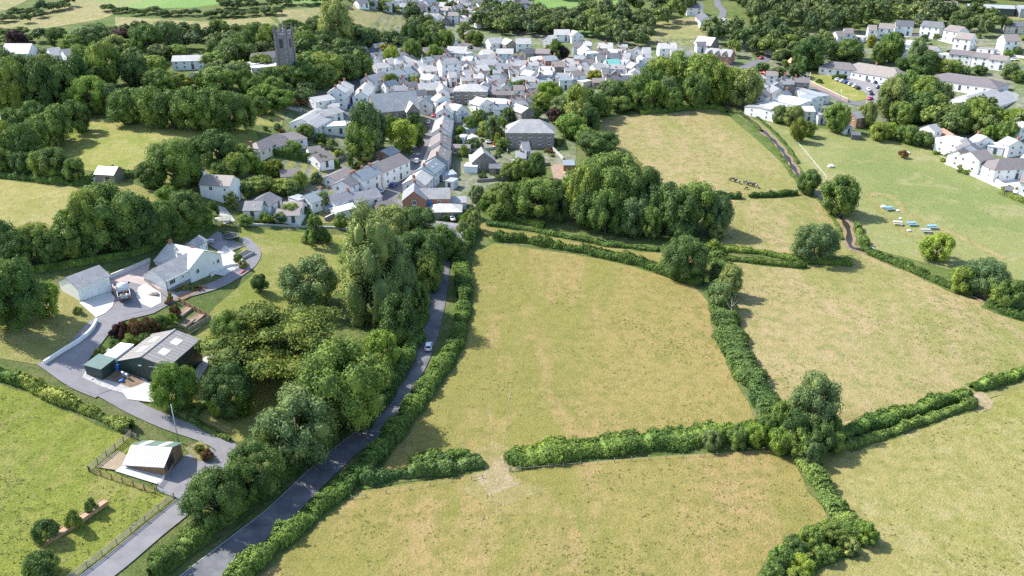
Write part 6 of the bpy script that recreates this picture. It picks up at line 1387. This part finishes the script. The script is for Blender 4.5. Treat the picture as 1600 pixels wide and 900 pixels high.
for x, y, tp, lb in ((1388, 328, SKYB, 'blue picnic table in the upper oval plot of the park'), (1424, 352, SKYB, 'middle blue picnic table in the lower oval plot'), (1456, 357, SKYB, 'right hand blue picnic table in the lower oval plot'), (1402, 351, CONC, 'pale picnic table at the left of the lower oval plot'), (1446, 363, GREYW, 'grey picnic table nearest the light green tree')):
    table_set('picnic_table', x, y, random.uniform(-.4, .2), tp, tp, lb, 'picnic table', 1.7, 'picnic tables in the park')
def boulder(px, py, r, mat, label):
    bm = bmesh.new(); bmesh.ops.create_icosphere(bm, subdivisions=2, radius=r)
    for v in bm.verts: v.co *= 1 + .18 * math.sin(v.co.x * 5 / r + v.co.y * 3 / r); v.co.z *= .6
    m = bpy.data.meshes.new('boulder'); bm.to_mesh(m); bm.free(); m.materials.append(mat); o = link('boulder', m); o.location = at(px, py) + Vector((0, 0, r * .3)); tag(o, label, 'boulder')
boulder(1380, 324, 1.0, CONC, 'pale boulder beside the upper blue picnic table'); boulder(1403, 330, .7, CONC, 'white stone right of the upper blue picnic table'); boulder(1407, 342, .6, CONC, 'small white stone between the two oval plots'); boulder(1420, 361, .7, CONC, 'white stone at the bottom of the lower oval plot'); boulder(1298, 261, 1.3, CONC, 'pale block on the grass near the white rail'); boulder(1418, 240, 1.0, CONC, 'pale block below the park top hedge')
for lp, nm in (([(1368, 320), (1358, 312), (1359, 305), (1372, 303), (1386, 305), (1398, 312), (1408, 322), (1413, 334)], 0), ([(1368, 322), (1380, 332), (1392, 340), (1396, 350), (1404, 357), (1420, 366), (1440, 371)], 1), ([(1420, 338), (1436, 342), (1450, 350), (1480, 362), (1530, 385), (1570, 405)], 2)):
    ribbon('dry_grass_edge', lp, 2.6, DRY2, L2, 1.0, wj=.8)
# covered washing reel, flag of clutter in yards
T(1410, 232, 248, 16, 'o', 'brown heap of cut branches at the top of the park', shape='bush')
def fallen(px, py, label):
    p = at(px, py); t = empty('bare_snag', p); m = MB(); rg = random.Random(3)
    MB().tube([(0, 0, -.2), (.1, 0, 2), (0, .1, 4)], [.2, .14, .07], 7).build('trunk', FENCEW, t)
    for i in range(16):
        a = rg.uniform(0, 6.28); z = rg.uniform(2, 4); l = rg.uniform(1, 2.6); m.tube([(0, 0, z), (l * .5 * math.cos(a), l * .5 * math.sin(a), z + l * .5), (l * math.cos(a), l * math.sin(a), z + l * 1.2)], [.06, .04, .015], 4)
    m.build('branches', FENCEW, t); tag(t, label, 'dead tree')
fallen(1141, 497, 'bare grey snag sticking out of the curving hedge'); 
# terrace clutter
# village garden greenhouse / conservatory
def glasshouse(px, py, w, d, h, rz, label, name='conservatory'):
    p = at(px, py); t = empty(name, p, rz)
    MB().box(-w / 2, w / 2, -d / 2, d / 2, 0, .6).build('base_wall', WHITE, t)
    for i in range(5):
        x = -w / 2 + w * i / 4; MB().box(x - .05, x + .05, -d / 2, -d / 2 + .1, .6, h).build('mullion', UPVC, t)
        MB().bar((x, -d / 2, h), (x, d / 2, h + .7), .09).build('glazing_bar', UPVC, t)
    for i in range(4):
        x0 = -w / 2 + w * i / 4 + .06; x1 = x0 + w / 4 - .12; MB().box(x0, x1, -d / 2 + .03, -d / 2 + .06, .6, h).build('pane', CGLASS, t)
        MB().add([(x0, -d / 2, h + .02), (x1, -d / 2, h + .02), (x1, d / 2, h + .72), (x0, d / 2, h + .72), (x0, -d / 2, h - .02), (x1, -d / 2, h - .02), (x1, d / 2, h + .68), (x0, d / 2, h + .68)], [(0, 1, 2, 3), (7, 6, 5, 4), (0, 4, 5, 1), (1, 5, 6, 2), (2, 6, 7, 3), (3, 7, 4, 0)]).build('roof_pane', CGLASS, t)
    for x in (-w / 2, w / 2): MB().box(x - .03, x + .03, -d / 2 + .1, d / 2, .6, h).build('side_pane', CGLASS, t)
    tag(t, label, 'conservatory')
glasshouse(735, 208, 7, 4, 2.4, .1, 'white framed conservatory behind the street terrace'); glasshouse(700, 280, 6, 4, 2.4, .5, 'glass lean to with white bars behind the lowest terrace houses'); glasshouse(838, 226, 5, 3.4, 2.4, 0, 'white conservatory below the large stone house'); glasshouse(528, 330, 9, 2.6, 2.0, .25, 'long white sun room on the front of the low cottages')
# timber play frame and planks in the red earth yard
for x, y, lb in ((880, 268, 'yellow plank lying in the red earth yard'), (885, 272, 'white plank lying in the red earth yard')):
    p = at(x, y); o = MB().box(-3.5, 3.5, -.25, .25, .05, .3).build('plank', PAINT['white'] if 'white' in lb else PANELW, None); o.location = p; o.rotation_euler = (0, 0, -1.1); tag(o, lb, 'plank')
p = at(370, 402); o = None
# parasol-red kayak on the path, as a flat red mat
o = link('red_mat', bev(MB().box(-1.4, 1.4, -.35, .35, 0, .25), 'red_mat', PAINT['red'], .12, 2)); o.location = at(379, 426) + Vector((0, 0, .1)); o.rotation_euler = (0, 0, ga + .1); tag(o, 'small red garden object lying on the path below the terrace', 'toy')

# garden plots behind the street terrace: walls, hedges, sheds and many small shrubs
for i, pl in enumerate(([(712, 205), (760, 200)], [(715, 215), (770, 208), (795, 210)], [(716, 235), (750, 236), (780, 232)], [(792, 180), (790, 200), (793, 240)], [(730, 165), (760, 166), (800, 160)], [(745, 285), (790, 280), (850, 262)], [(840, 205), (860, 230), (880, 250)], [(790, 250), (820, 262), (860, 258)], [(905, 152), (960, 150), (985, 158)])):
    wall(pl, 1.3, .35, STONE if i % 2 else GRAVEL, ['stone', 'pale', 'stone', 'pale', 'stone', 'pale', 'stone', 'pale', 'stone'][i - 1] + ' garden wall, ' + ['topmost below the pale yards', 'second across the terrace gardens', 'third across the terrace gardens', 'running down beside the large stone house', 'behind the hipped stone building', 'lowest above the copse', 'right of the large stone house', 'below the large stone house', 'at the east end of the gardens'][i], cap=False)
GP = [[(712, 175), (795, 165), (792, 250), (715, 250)], [(845, 190), (880, 200), (900, 245), (850, 250)], [(745, 262), (850, 262), (850, 285), (760, 300)], [(480, 205), (560, 205), (560, 255), (480, 262)], [(590, 210), (650, 215), (650, 240), (580, 245)], [(800, 130), (860, 128), (860, 160), (800, 160)], [(400, 170), (450, 185), (450, 215), (400, 205)], [(1445, 225), (1600, 300), (1600, 315), (1480, 262)], [(1300, 30), (1600, 60), (1600, 90), (1400, 85)], [(620, -2), (790, 0), (790, 22), (690, 30)]]
GN = [26, 10, 14, 12, 8, 10, 8, 12, 26, 26]; GW = ['in the long terrace gardens', 'beside the large stone house', 'in the gardens above the copse', 'in the gardens below the white hall', 'by the street below the chapel', 'in the middle gardens', 'beside the wooded road', 'in the plots above the park', 'in the upper right estate gardens', 'in the hilltop estate gardens']
for pl, n, wh in zip(GP, GN, GW):
    P = np.array(pl, float); k = 0; tr = 0
    while k < n and tr < 400:
        tr += 1; x, y = random.uniform(P[:, 0].min(), P[:, 0].max()), random.uniform(P[:, 1].min(), P[:, 1].max())
        if not inpoly(np.array([[x, y]]), pl)[0]: continue
        p = at(x, y)
        if any(math.hypot(p.x - a, p.y - b) < c * .95 for a, b, c, _ in ALLH) or any((p.xy - q.xy).length < 5 for q in ROADP): continue
        w_ = random.uniform(6, 15); T(x, y - w_ * random.uniform(.5, 1), y, w_, random.choice('rrdlgyrdo'), 'small {k} ' + wh, 'small shrubs ' + wh, shape='bush'); k += 1

# weed clumps and tussocks over the pastures
def tussocks():
    P = []; N = []; S = []
    F_ = [([(742, 400), (920, 405), (1075, 445), (1150, 580), (1185, 650), (955, 692), (640, 720), (640, 670), (715, 540), (730, 440)], 2600), ([(420, 900), (575, 785), (760, 745), (1230, 715), (1330, 830), (1150, 950), (330, 950)], 2600),
          ([(1290, 720), (1600, 610), (1700, 700), (1700, 950), (1250, 950), (1370, 840)], 1500), ([(1150, 410), (1330, 400), (1600, 505), (1590, 600), (1310, 660), (1210, 620)], 2200), ([(945, 185), (1130, 180), (1238, 290), (1030, 285)], 900), ([(0, 610), (190, 700), (265, 780), (60, 950), (-50, 950)], 1500), ([(1140, 310), (1270, 310), (1310, 395), (1120, 380)], 500), ([(1200, 200), (1560, 300), (1600, 430), (1350, 380)], 700)]
    for poly, n in F_:
        W = [tuple(at(*p).xy) for p in poly]; A = np.array(W); g = RNG.uniform(A.min(0), A.max(0), (n * 3, 2)); g = g[inpoly(g, W)]
        k = wob(np.column_stack([g, np.zeros(len(g))]), .06, 3) + RNG.normal(size=len(g)) * .5; g = g[np.argsort(-k)][:int(n * .4)]
        z = H(g[:, 0], g[:, 1]); m = 5; r = RNG.uniform(.08, .28, len(g))
        for j in range(m):
            o = RNG.normal(size=(len(g), 2)) * r[:, None] * .7; P.append(np.column_stack([g + o, z + .05 + r * .25 * RNG.uniform(0, 1, len(g))])); q = RNG.normal(size=(len(g), 3)) * .5; q[:, 2] += 1; N.append(q / np.linalg.norm(q, axis=1, keepdims=True)); S.append(r * 1.3)
    o = link('grass_tussocks', quads_mesh('grass_tussocks', np.concatenate(P), np.concatenate(N), np.concatenate(S), leaf_mat('hedge_tussock', (.15, .165, .04), (.27, .24, .08), 0.2)))
    tag(o, 'small weed clumps and tussocks dotted over the pastures', 'tussocks', None, 'stuff')
tussocks()

hedge([(1165, 170), (1188, 188), (1210, 207), (1232, 232), (1248, 256)], 1.2, .6, 'm', 'low rough growth along the right bank of the upper stream', leaf=.3)
hedge([(1196, 214), (1218, 240), (1238, 272), (1262, 296), (1286, 322), (1306, 350), (1316, 375)], 1.1, .6, 'm', 'low rough growth along the left bank of the stream', leaf=.3)
